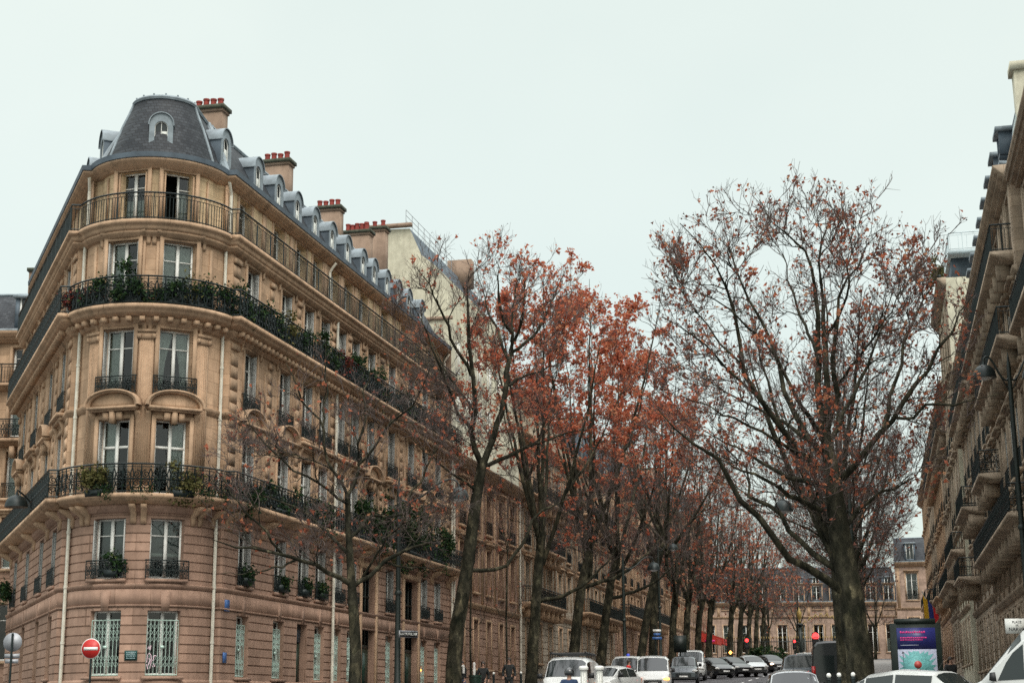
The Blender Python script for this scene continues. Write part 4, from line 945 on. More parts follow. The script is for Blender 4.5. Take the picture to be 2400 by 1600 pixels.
def leaves(P,num,size,rg,lo=0.35,hang=0.5):
    B,m,_=P.shape; e=P[:,-1]; wt=(.5+.5*np.sin(e[:,0]*1.9+1)*np.sin(e[:,1]*1.7+e[:,2]*.6)*np.sin(e[:,2]*2.1+2))**2.2+.04; par=rg.choice(B,size=num,p=wt/wt.sum()); f=(lo+(1-lo)*rg.random(num))*(m-1); i=np.minimum(f.astype(int),m-2); u=(f-i)[:,None]
    c=P[par,i]*(1-u)+P[par,i+1]*u+rg.normal(size=(num,3))*0.05
    a=rg.normal(size=(num,3)); a[:,2]-=hang; a/=np.linalg.norm(a,axis=1,keepdims=True)
    b=np.cross(a,rg.normal(size=(num,3))); b/=np.linalg.norm(b,axis=1,keepdims=True)+1e-9; n=np.cross(a,b)
    s=(size[0]+(size[1]-size[0])*rg.random(num))[:,None]
    # five pointed, folded blade
    V=np.stack([c,c+a*s*.30+b*s*.52+n*s*.14,c+a*s*.62+b*s*.22+n*s*.03,c+a*s*1.05-n*s*.28,c+a*s*.62-b*s*.22+n*s*.03,c+a*s*.30-b*s*.52+n*s*.14],1).reshape(-1,3)
    F=np.arange(num)[:,None]*6+np.array([[0,1,2,3,4,5]])
    F4=np.concatenate([F[:,[0,1,2,3]],F[:,[0,3,4,5]]]); return V,F4
def balls(P,num,rg,mb,m):
    B,mm,_=P.shape; par=rg.integers(0,B,num); c=P[par,-1]-np.array([0,0,.10])*rg.random((num,1)); r=0.022+0.012*rg.random(num)
    O=np.array([(1,0,0),(-1,0,0),(0,1,0),(0,-1,0),(0,0,1),(0,0,-1)]); V=(c[:,None,:]+O[None]*r[:,None,None]).reshape(-1,3)
    F=np.array([(0,2,4),(2,1,4),(1,3,4),(3,0,4),(2,0,5),(1,2,5),(3,1,5),(0,3,5)]); mb.add(V,(np.arange(num)[:,None,None]*6+F[None]).reshape(-1,3),m)
def clip_env(C,env,base,k=1.0):
    "shorten branches that would grow outside the crown"
    if env is None or len(C)==0: return C
    c=np.array(env[0])-base; r=np.array(env[1])*k; st=C[:,:1]; f=np.ones(len(C))
    for _ in range(5):
        tip=st[:,0]+(C[:,-1]-st[:,0])*f[:,None]; out=(np.abs((tip-c)/r)**2.5).sum(1)>1; f[out]*=.74
    return st+(C-st)*f[:,None,None]
def fill_crown(LP,LR,n,env,rg,root,rk=.0085,rmin=.011,shell=.55):
    "grow slender branches from the limbs to points spread evenly through the crown"
    c,r=np.array(env[0]),np.array(env[1]); q=rg.normal(size=(n,3)); q/=np.linalg.norm(q,axis=1,keepdims=True); q=q/(np.abs(q)**2.7).sum(1,keepdims=True)**(1/2.7)*(shell+(1-shell)*rg.random((n,1))**.6)*r+c
    q=q[np.argsort(np.linalg.norm(q-root,axis=1))]
    T=np.gradient(LP,axis=1); T/=np.linalg.norm(T,axis=2,keepdims=True)+1e-9
    N=LP[:,1:].reshape(-1,3); D=T[:,1:].reshape(-1,3); Rr=LR[:,1:].reshape(-1); k=9; t=np.linspace(0,1,k)[:,None]; out=[];rad=[]
    for p in q:
        v=p-N; d=np.linalg.norm(v,axis=1)+1e-6; cs=(v*D).sum(1)/d; rise=v[:,2]/d
        cost=d*(1+1.6*np.clip(.75-cs,0,2)+.9*np.clip(.25-rise,0,1))+np.where(Rr<.014,1.5,0); i=int(np.argmin(cost)); L=d[i]
        if L<.25: continue
        a=N[i]; u=v[i]/L; m0=(D[i]*.55+u*.6)*L; out_dir=(p-root); out_dir/=np.linalg.norm(out_dir); m1=(u*.5+out_dir*.35+np.array([0,0,.35]))*L
        h=(2*t**3-3*t**2+1)*a+(t**3-2*t**2+t)*m0+(-2*t**3+3*t**2)*p+(t**3-t**2)*m1; h[1:-1]+=rg.normal(size=(k-2,3))*.018*L
        r0=min(Rr[i]*.62,rk*L+rmin); rr=np.linspace(r0,max(.006,min(rmin*.7,r0*.5)),k); out.append(h);rad.append(rr)
        g=np.gradient(h,axis=0); g/=np.linalg.norm(g,axis=1,keepdims=True); N=np.vstack([N,h[2:]]);D=np.vstack([D,g[2:]]);Rr=np.concatenate([Rr,rr[2:]])
    return np.array(out),np.array(rad)
def make_tree(label,base,trunk,limbs,seed,n1,n2,n3,nleaf,leafmat_,lsize=(.13,.21),len1=(1.2,2.6),len2=(.5,1.2),len3=(.2,.5),nb=0,group=None,up=.35,leaf_on=3,droop=0.0,fine=True,leafmask=None,name='plane_tree',lk=1.0,sp=(28,62),n0=0,len0=1.0,env=None):
    rg=np.random.default_rng(seed); base=np.array(base,float); t=thing(name,label,'tree',base,0,group)
    mb=MB(); tp=spline([p[:3] for p in trunk],14)-base; tr_=np.interp(np.linspace(0,1,14),np.linspace(0,1,len(trunk)),[p[3] for p in trunk]); tr_[0]*=1.15
    tp[1:-1]+=rg.normal(size=(12,3))*tr_[1:-1,None]*.06
    mb.tube(tp,tr_,12)
    LP=[];LR=[]
    for l in limbs:
        q=spline([p[:3] for p in l],12)-base; r=np.interp(np.linspace(0,1,12),np.linspace(0,1,len(l)),[p[3] for p in l]); q[1:]+=rg.normal(size=(11,3))*.035; LP.append(q);LR.append(np.maximum(r*lk,.011))
    LP=np.array(LP);LR=np.array(LR); mb.tubes(LP,LR,7)
    if n0:
        ev=(np.array(env[0])-base,np.array(env[1])); C0,R0=fill_crown(LP,LR,n0,ev,rg,tp[-1]-np.array([0,0,len0])); mb.tubes(C0,R0,5)
        LP,LR=C0,R0
    mb.build('trunk',M['bark'],t,smooth=True,ang=180)
    C1,R1=children(LP,LR,n1,.16,1.0,len1,sp,up,8,rg,.42,.009,.26,droop=droop)
    C1=clip_env(C1,env,base,1.10)
    C2,R2=children(np.concatenate([C1]),np.concatenate([R1]),n2,.15,1.0,len2,(25,60),up*.7,6,rg,.52,.0055,.30,droop=droop)
    C2=clip_env(C2,env,base,1.17)
    C3,R3=children(C2,R2,n3,.2,1.0,len3,(22,60),.25,4,rg,.6,.0038,.3,False,droop=droop)
    tw=MB(); tw.tubes(C1,R1,5); tw.tubes(C2,R2,3); tw.tubes(C3,R3,3)
    if nb: balls(C3,nb,rg,tw,0)
    tw.build('twigs',M['twig'],t,smooth=True,ang=180)
    if nleaf:
        src=C3 if leaf_on==3 else C2
        if leafmask is not None: src=src[leafmask(src[:,-1]+base,rg)]
        V,F=leaves(src,nleaf,lsize,rg); lm=MB(); lm.add(V,F); lm.build('leaves',M[leafmat_],t)
    return t
def px(Y0,pts):
    "limb from (x,y,dY,radius) measured on the photo"
    return [(*at(x,y,Y0+dy),r) for x,y,dy,r in pts]
# the big bare tree on the right
Y0=44.0; g0=ground(Y0); bx=at(2022,1590,Y0)[0]
TR=[(bx,Y0,g0-.1,.44),(*at(2010,1500,Y0),.385),(*at(1992,1390,Y0),.36),(*at(1972,1260,Y0),.335),(*at(1956,1150,Y0),.29),(*at(1940,1050,Y0),.21),(*at(1926,985,Y0),.14)]
LB_=[px(Y0,[(1989,1395,0,.24),(1905,1335,-.3,.21),(1843,1306,-.8,.18),(1826,1275,-1,.17),(1786,1224,-1.2,.15),(1711,1149,-1.8,.12),(1697,1091,-2,.09),(1602,1020,-2.6,.05),(1540,960,-3,.02)]),
 px(Y0,[(1982,1345,0,.20),(1891,1289,.5,.16),(1840,1231,.9,.13),(1816,1193,1.1,.12),(1750,1160,1.5,.09),(1752,1102,1.6,.06),(1690,1040,2,.02)]),
 px(Y0,[(1925,1195,0,.16),(1857,1166,-.8,.12),(1789,1122,-1.5,.08),(1700,1085,-2.2,.03)]),
 px(Y0,[(1915,1135,0,.15),(1840,1112,1,.11),(1748,1064,2,.07),(1650,1010,2.6,.02)]),
 px(Y0,[(1920,1095,0,.19),(1874,1064,-.4,.17),(1840,1017,-.7,.15),(1796,955,-1.1,.13),(1758,901,-1.5,.12),(1738,850,-1.7,.10),(1724,746,-2,.075),(1696,655,-2.2,.05),(1651,593,-2.6,.03),(1598,524,-3,.012)]),
 px(Y0,[(1925,1060,0,.18),(1880,1000,.5,.15),(1840,925,.9,.13),(1815,820,1.3,.10),(1773,736,1.6,.08),(1738,673,1.9,.06),(1710,567,2.2,.03),(1689,493,2.4,.012)]),
 px(Y0,[(1928,1000,0,.20),(1915,900,-.4,.17),(1917,841,-.5,.15),(1914,718,-.8,.11),(1886,593,-1.1,.07),(1820,528,-1.4,.04),(1781,469,-1.6,.012)]),
 px(Y0,[(1932,1000,0,.20),(1938,880,.6,.16),(1931,771,.8,.13),(1928,673,1,.10),(1921,581,1.3,.06),(1966,487,1.6,.012)]),
 px(Y0,[(1938,1010,0,.17),(1956,901,-.7,.14),(1956,736,-1.2,.10),(2009,607,-1.8,.05),(2061,548,-2.2,.012)]),
 px(Y0,[(1975,1120,0,.20),(2003,1088,-.5,.17),(2044,1040,-.9,.15),(2075,1000,-1.2,.13),(2099,976,-1.4,.12),(2139,911,-1.7,.09),(2177,857,-2,.07),(2237,760,-2.4,.04),(2280,691,-2.6,.012)]),
 px(Y0,[(2070,1005,-1.2,.11),(2088,962,-1,.10),(2085,918,-.8,.09),(2112,867,-.7,.08),(2110,816,-.5,.07),(2159,718,-.2,.045),(2201,633,0,.025),(2219,599,.1,.01)]),
 px(Y0,[(2095,978,-1.4,.09),(2143,976,-1.8,.075),(2160,960,-2,.07),(2180,949,-2.2,.06),(2248,944,-2.8,.03),(2330,930,-3.3,.012)]),
 px(Y0,[(1985,1230,0,.13),(2044,1166,.8,.10),(2122,1129,1.6,.05),(2180,1080,2.2,.015)]),
 px(Y0,[(1945,1060,0,.15),(1985,960,1.3,.12),(2040,850,2,.09),(2075,740,2.5,.05),(2105,654,2.8,.015)]),
 px(Y0,[(1915,1010,0,.14),(1850,900,-1.8,.10),(1790,800,-2.6,.07),(1700,720,-3.2,.04),(1570,654,-3.6,.012)]),
 px(Y0,[(1910,1040,0,.13),(1820,980,2,.10),(1740,940,2.8,.06),(1640,880,3.3,.03),(1540,830,3.6,.012)]),
 px(Y0,[(1895,1070,0,.12),(1780,1010,-2,.08),(1680,960,-2.8,.05),(1590,930,-3.3,.015)]),
 px(Y0,[(1920,840,0,.10),(1880,760,1.5,.08),(1850,654,2,.05),(1835,563,2.4,.012)]),
 px(Y0,[(1935,800,0,.10),(1985,691,-1.6,.07),(1990,593,-2,.04),(2000,502,-2.2,.012)]),
 px(Y0,[(1958,900,0,.10),(2030,820,-2.2,.07),(2090,720,-2.8,.04),(2130,624,-3.2,.012)]),
 px(Y0,[(1800,960,-1,.09),(1720,880,-1.8,.07),(1640,800,-2.2,.045),(1550,740,-2.5,.012)]),
 px(Y0,[(1750,870,-1.6,.07),(1680,790,-.8,.05),(1610,700,-.3,.03),(1570,616,.2,.012)])]
make_tree('huge plane tree with a thick trunk and sparse rust leaves, right of the road',(bx,Y0,g0),TR,LB_,11,950,3600,8000,4300,'leaf_brown',(.08,.15),(.6,1.5),(.35,.9),(.16,.4),nb=1300,up=.25,lk=.56,sp=(20,52),n0=480,len0=1.5,env=(at(1884,812,44),(4.85,4.3,4.9)))
# young low tree in front of the corner house
Y0=53.5; g0=ground(Y0); bx=at(835,1590,Y0)[0]
TR=[(bx,Y0,g0-.1,.25),(*at(832,1500,Y0),.21),(*at(828,1420,Y0),.19),(*at(824,1360,Y0),.17),(*at(820,1290,Y0),.13),(*at(816,1230,Y0),.11),(*at(814,1157,Y0),.09)]
LB_=[px(Y0,[(824,1370,0,.12),(781,1343,-.4,.10),(717,1318,-1,.085),(653,1295,-1.6,.07),(602,1285,-2,.055),(551,1282,-2.5,.04),(490,1262,-3,.012)]),
 px(Y0,[(826,1375,0,.12),(857,1351,.3,.10),(877,1336,.5,.09),(913,1308,.9,.075),(944,1295,1.2,.065),(972,1277,1.5,.055),(1061,1257,2.2,.02)]),
 px(Y0,[(814,1160,0,.075),(801,1134,-.2,.07),(768,1075,-.5,.06),(755,993,-.7,.05),(730,968,-.9,.045),(704,930,-1.1,.035),(670,850,-1.5,.012)]),
 px(Y0,[(756,1000,-.7,.05),(763,917,-.2,.045),(761,873,0,.035),(765,790,.4,.01)]),
 px(Y0,[(814,1160,0,.08),(829,1147,.2,.07),(839,1101,.3,.065),(839,1057,.4,.06),(849,1006,.5,.05),(857,981,.6,.045),(855,930,.8,.035),(880,830,1.2,.01)]),
 px(Y0,[(839,1090,.3,.06),(870,1062,0,.055),(908,998,-.4,.05),(954,963,-.8,.04),(985,917,-1.2,.03),(1010,850,-1.6,.01)]),
 px(Y0,[(820,1300,0,.09),(760,1240,1,.07),(690,1190,1.6,.05),(620,1160,2.1,.03),(560,1120,2.5,.01)]),
 px(Y0,[(820,1260,0,.08),(870,1210,1,.07),(934,1208,1.5,.06),(959,1160,1.8,.055),(992,1114,2,.045),(1030,1040,2.4,.012)]),
 px(Y0,[(815,1180,0,.07),(740,1130,-1.2,.055),(660,1075,-2,.04),(590,1000,-2.5,.02),(560,930,-2.8,.01)]),
 px(Y0,[(660,1297,-1.5,.06),(620,1240,-2.4,.045),(560,1180,-3,.03),(500,1090,-3.4,.01)]),
 px(Y0,[(700,1310,-1,.06),(650,1330,-1.8,.04),(580,1340,-2.4,.02),(520,1345,-3,.01)]),
 px(Y0,[(900,1318,.8,.06),(960,1330,1.5,.045),(1030,1330,2.2,.02),(1080,1320,2.6,.01)]),
 px(Y0,[(850,1353,.3,.06),(900,1270,-1,.045),(960,1220,-1.8,.03),(1040,1190,-2.4,.01)])]
make_tree('low spreading young plane tree with twigs across the corner house windows',(bx,Y0,g0),TR,LB_,23,380,1500,3300,620,'leaf_brown',(.10,.17),(.7,1.6),(.4,1.0),(.2,.5),nb=150,up=.1,droop=.03,lk=.80,n0=170,len0=.5,env=(at(810,1085,53.5),(4.9,3.6,3.6)))
# the big leaning tree further up on the left
Y0=67.0; g0=ground(Y0); bx=at(1062,1590,Y0)[0]
TR=[(bx,Y0,g0-.1,.38),(*at(1068,1500,Y0),.33),(*at(1085,1400,Y0),.30),(*at(1100,1290,Y0),.27),(*at(1115,1180,Y0),.25),(*at(1130,1085,Y0),.21)]
LB_=[px(Y0,[(1130,1090,0,.20),(1113,1063,-.2,.17),(1107,1002,-.4,.16),(1116,938,-.5,.14),(1105,867,-.7,.12),(1100,788,-.8,.10),(1095,678,-1,.06),(1100,625,-1.2,.012)]),
 px(Y0,[(1108,1010,-.4,.11),(1085,984,-.8,.10),(1062,948,-1.2,.09),(1055,915,-1.4,.08),(1020,830,-2,.05),(985,740,-2.6,.012)]),
 px(Y0,[(1104,880,-.7,.11),(1093,849,-1,.10),(1060,806,-1.5,.085),(1049,755,-1.8,.07),(1001,663,-2.4,.04),(975,625,-2.8,.012)]),
 px(Y0,[(1133,1085,0,.22),(1151,1037,.2,.20),(1162,997,.3,.19),(1180,943,.4,.18),(1187,907,.5,.17),(1185,882,.6,.16),(1195,826,.8,.14)]),
 px(Y0,[(1195,826,.8,.12),(1200,780,.6,.10),(1177,745,.2,.08),(1169,653,-.2,.05),(1165,610,-.5,.012)]),
 px(Y0,[(1196,826,.8,.12),(1230,806,1.2,.10),(1264,775,1.6,.085),(1281,730,1.9,.07),(1304,683,2.2,.05),(1325,630,2.6,.012)]),
 px(Y0,[(1190,840,.8,.10),(1167,775,1.5,.08),(1144,730,2,.06),(1120,640,2.4,.03),(1110,610,2.7,.012)]),
 px(Y0,[(1205,800,.7,.10),(1223,742,.3,.085),(1230,653,-.2,.06),(1250,620,-.6,.03),(1262,600,-.8,.01)]),
 px(Y0,[(1135,1090,0,.14),(1151,1084,.5,.13),(1195,1068,1.1,.11),(1243,1043,1.7,.085),(1307,1022,2.4,.05),(1380,1000,3,.012)]),
 px(Y0,[(1098,1335,0,.14),(1130,1334,.3,.12),(1170,1330,.7,.11),(1192,1319,.9,.10),(1214,1283,1.1,.09),(1237,1252,1.3,.08),(1253,1214,1.5,.065),(1284,1193,1.8,.04),(1350,1160,2.3,.012)]),
 px(Y0,[(1110,960,-.5,.08),(1050,880,.8,.06),(1010,800,1.5,.04),(960,700,2,.012)]),
 px(Y0,[(1187,905,.5,.10),(1230,880,1.6,.08),(1290,860,2.4,.05),(1350,820,3,.012)]),
 px(Y0,[(1120,1150,0,.10),(1060,1110,-1,.07),(1000,1060,-2,.04),(950,1010,-2.6,.012)]),
 px(Y0,[(1198,800,.8,.09),(1205,700,1.6,.06),(1215,640,2.1,.03),(1222,590,2.4,.01)])]
def red_side(p,rg): return rg.random(len(p))<np.clip((p[:,0]+3.3)/4.0,.22,1)
make_tree('leaning plane tree before the pale gable, bare on its left, redder on its right',(bx,Y0,g0),TR,LB_,31,700,2700,5500,1500,'leaf_rust',(.12,.21),(.8,1.8),(.45,1.1),(.2,.5),nb=260,leafmask=red_side,up=.3,lk=.72,sp=(20,52),n0=270,len0=1.5,env=(at(1140,805,67),(4.3,4.2,4.75)))
# rows of plane trees up the avenue
def row_tree(label,s,off,h,spread,lean,seed,fork,rt,dens,nleaf,lm,lsize=(.12,.23),nlimb=7,limbs_low=(),leafy=None,group=None):
    rg=np.random.default_rng(seed); x,y=av(s,off); z=ground(y); top=np.array([x+lean[0],y+lean[1],z+fork])
    TR=[(x,y,z-.1,rt),(x+lean[0]*.3,y+lean[1]*.3,z+fork*.4,rt*.8),(x+lean[0]*.65,y+lean[1]*.65,z+fork*.75,rt*.72),(*top,rt*.62)]
    L=[]
    for i in range(nlimb):
        a=2*math.pi*(i+rg.random()*.7)/nlimb; rad=spread*(.35+.65*rg.random()) if i else .3; hh=h*(1-.34*(rad/spread)**2*rg.random())-fork
        c,s_=math.cos(a),math.sin(a); f0=top-np.array([0,0,1])*rg.random()*fork*.25
        L.append([(*f0,rt*.45),(*(f0+np.array([c*rad*.35,s_*rad*.35,hh*.28])),rt*.34),(*(f0+np.array([c*rad*.7,s_*rad*.7,hh*.6])),rt*.2),(*(f0+np.array([c*rad,s_*rad,hh])),.015)])
        if i%2==0:
            m=np.array(L[-1][1][:3]); b=a+1.1; L.append([(*m,rt*.26),(*(m+np.array([math.cos(b)*rad*.4,math.sin(b)*rad*.4,hh*.22])),rt*.17),(*(m+np.array([math.cos(b)*rad*.75,math.sin(b)*rad*.75,hh*.5])),.015)])
    for (az,zf,ln,rise) in limbs_low:
        f0=np.array([x+lean[0]*zf,y+lean[1]*zf,z+fork*zf]); c,s_=math.cos(az),math.sin(az)
        L.append([(*f0,rt*.42),(*(f0+np.array([c*ln*.4,s_*ln*.4,rise*.18])),rt*.34),(*(f0+np.array([c*ln*.75,s_*ln*.75,rise*.55])),rt*.22),(*(f0+np.array([c*ln,s_*ln,rise])),.015)])
    return make_tree(label,(x,y,z),TR,L,seed,int(480*dens),int(2100*dens),int(4000*dens),nleaf,lm,lsize,(1.0,2.2),(.5,1.3),(.25,.6),group=group,leafmask=leafy,up=.4,sp=(22,52),lk=.80,n0=int(190*dens),len0=1.5,env=(np.array([x+lean[0]*1.5,y+lean[1]*1.5,z+fork*.75+(h-fork*.75)*.50]),np.array([spread*1.02,spread,(h-fork*.75)*.47])))
def upper(zc): return lambda p,rg: rg.random(len(p))<np.clip((p[:,2]-zc-.5)/6,.05,1)
rd=AR
row_tree('rust red plane tree behind the leaning one, its crown highest among the red trees',29.6,4.6,23.4,5.0,(.7,.3),41,8.4,.36,1.15,8200,'leaf_rust',limbs_low=[(.2,.55,4.5,3.0)],leafy=upper(13))
row_tree('rust red plane tree with a forked low limb above the parked vans',38.9,4.9,24.6,5.0,(1.3,.4),43,8.2,.38,1.15,8200,'leaf_rust',limbs_low=[(.1,.7,5.0,3.4)],leafy=upper(13.5))
row_tree('plane tree leaning right with a crooked low branch, beside a dark lamp post',47.4,5.1,22.4,5.2,(1.4,.2),47,8.6,.36,1.05,6000,'leaf_rust',limbs_low=[(.0,.62,4.6,2.6)],leafy=upper(14))
row_tree('slim plane tree leaning over the street corner, few rust leaves high up',60.5,5.6,22.3,5.2,(2.3,.3),53,10,.36,1.0,2000,'leaf_brown',leafy=upper(14))
row_tree('upright plane tree behind the white vans with dense dull twigs',69.5,5.4,21.5,5.2,(.5,.2),59,9,.42,.95,1400,'leaf_brown',leafy=upper(14))
for i,(s,h,n,lab) in enumerate(((79,21,900,'bare purple brown plane tree, fifth past the leaning one'),(88.5,20.5,800,'twiggy plane tree in the left row, just before the red awnings'),(98,20,700,'dark trunked plane tree in the left row beside the parked black car'),(108,20,700,'small plane tree in front of the pink mansion on the left'),(118,19.5,600,'pale twigged plane tree before the park gates'),(130,19.5,600,'plane tree between the two red awnings'),(142,19,600,'plane tree behind the farther red awning'),(154,19,500,'plane tree before the park, last but one of the left row'),(166,18.5,500,'last plane tree of the left row, by the mansion'))):
    row_tree(lab,s,5.6+(i>3)*1.2,h,5.4+(i>3)*1.2,(.6,0),61+i,7.0,.40,.80,n,'leaf_brown',(.2,.32),7)
for i,(s,h,lab) in enumerate(((3.5,15.5,'plane tree hidden close behind the huge tree, dark trunk to its right'),(13,15,'bare plane tree second behind the huge tree'),(23,15.5,'plane tree with reddish haze of twigs, behind the advertising panel'),(34,15.5,'leafless plane tree halfway up the right row'),(46,16,'twiggy plane tree far up the right row'),(60,16.5,'plane tree near the end of the right row'),(76,17,'last but one plane tree of the right row'),(95,17,'last plane tree of the right row, near the pink wing'))):
    row_tree(lab,s,21.3,h,3.6,(-.2,0),80+i,6.5,.30,.5,(350,260,420,300,300,300,300,300)[i],'leaf_brown',(.13,.2),6)
for i,(x,Y,h,lab) in enumerate(((1800,224,15,'bare park tree before the pink mansion, nearest the hedge'),(1868,228,16,'bare park tree before the pink mansion, behind the large red traffic light'),(2052,226,16,'bare park tree in the gap between the mansion and its wing'))):
    p=at(x,1540,Y); s_=float(DR@(p[:2]-CR)); o_=float(NR@(p[:2]-CR)); row_tree(lab,s_,o_,h,5.2,(.3,0),120+i,4.5,.26,.55,160,'leaf_brown',(.2,.3),6)
# two thin saplings on the left pavement
for lab,x,Y,h in (('staked sapling in front of the town house, left one',1105,72,7.5),('taller bare sapling in front of the town house windows',1190,75,9.0)):
    p=at(x,1590,Y); z=ground(Y); q=[(p[0],Y,z-.05,.06),(p[0]-.05,Y,z+h*.4,.045),(p[0]+.02,Y,z+h*.75,.03)]
    L=[[(*q[1][:3],.02),(p[0]+sx*.5,Y+dy,z+h*.4+.5,.014),(p[0]+sx*.8,Y+dy*2,z+h*.4+1.4,.008)] for sx,dy in((-1,.2),(1,-.2))]+[[(*q[2][:3],.028),(p[0]+sx*.2,Y+dy,z+h*.88,.018),(p[0]+sx*.35,Y+dy,z+h,.006)] for sx,dy in((-1,.3),(1,0),(.2,-.3))]
    make_tree(lab,(p[0],Y,z),q,L,97+int(x),22,70,120,14,'leaf_brown',(.10,.16),(.5,1.2),(.3,.6),(.1,.3),name='sapling')
# ================================================================ cars and vans
CARS={ # x, floor, w low, w belt, z belt, w roof, z top  (x forward)
'hatch':([(-1.98,.42,.62,.62,.74,.46,.78),(-1.92,.26,.78,.77,.95,.62,1.0),(-1.74,.22,.84,.81,1.0,.70,1.06),(-1.28,.2,.85,.82,1.0,.60,1.46),(-.3,.2,.86,.83,.97,.62,1.53),(.48,.2,.86,.83,.95,.58,1.44),(1.22,.2,.85,.81,.94,.64,1.0),(1.74,.22,.80,.75,.81,.56,.85),(1.97,.32,.66,.62,.62,.46,.66)],(2,3,5,6),.31,1.24),
'suv':([(-2.2,.5,.72,.70,.85,.6,.95),(-2.15,.3,.88,.86,1.1,.74,1.15),(-2.05,.28,.92,.89,1.12,.78,1.2),(-1.85,.28,.93,.90,1.12,.68,1.72),(-.3,.28,.94,.90,1.08,.70,1.78),(.55,.28,.94,.90,1.06,.66,1.70),(1.25,.28,.93,.88,1.06,.70,1.13),(2.0,.3,.86,.80,.95,.6,1.0),(2.2,.4,.72,.68,.7,.5,.74)],(2,3,5,6),.36,1.36),
'van':([(-2.44,.34,.86,.86,1.05,.78,1.82),(-2.40,.28,.92,.92,1.05,.82,1.92),(-1.0,.25,.96,.95,1.05,.84,1.97),(.75,.25,.96,.95,1.05,.84,1.97),(1.2,.25,.96,.95,1.05,.78,1.88),(1.98,.25,.95,.90,1.05,.82,1.12),(2.34,.3,.88,.82,.86,.66,.94),(2.48,.4,.76,.7,.68,.5,.72)],(None,None,4,5),.33,1.5)}
CARS['tallvan']=([(a,b,c,d,e*1.18,f,g*(1.30 if g>1.5 else 1.18)) for a,b,c,d,e,f,g in [(-2.9,.34,.90,.92,1.05,.84,1.92),(-2.85,.28,.98,.98,1.05,.88,1.98),(-1.0,.25,1.0,1.0,1.05,.90,2.0),(.55,.25,1.0,1.0,1.05,.88,2.0),(1.15,.25,1.0,.98,1.05,.80,1.86),(2.12,.25,.98,.93,1.05,.84,1.12),(2.62,.3,.92,.86,.84,.70,.92),(2.80,.4,.80,.74,.66,.55,.70)]],(None,None,4,5),.36,1.75)
def car_ring(st):
    x,zf,wl,wb,zb,wr,zt=st; wm=max(wl,wb)+.02
    h=[(0,zf),(wl*.9,zf),(wl,zf+.14),(wm,zf+(zb-zf)*.55),(wb,zb),(wr+(wb-wr)*.22,zb+(zt-zb)*.80),(wr*.82,zt-.02*(zt>zb+.2)),(wr*.4,zt+.015*(zt>zb+.2)),(0,zt+.02*(zt>zb+.2))]
    return [(x,-y,z) for y,z in h]+[(x,y,z) for y,z in h[-2:0:-1]]
def panel(mb,top,bot,it=.07,ib=.07,side=.10,off=.012,m=0):
    T=np.array(top,float);B=np.array(bot,float); t=T+(B-T)*it; b=B+(T-B)*ib
    for q in (t,b): q[0]=q[0]+(q[1]-q[0])*side; q[-1]=q[-1]+(q[-2]-q[-1])*side
    k=len(t); n=np.cross(t[-1]-t[0],b[k//2]-t[k//2]); n/=np.linalg.norm(n)+1e-9
    c=(t.mean(0)+b.mean(0))/2; n=n if np.dot(n,c-np.array([0,0,.8]))>0 else -n
    V=np.vstack([t,b])+n*off; mb.add(V,[(i,i+1,k+i+1,k+i) for i in range(k-1)],m)
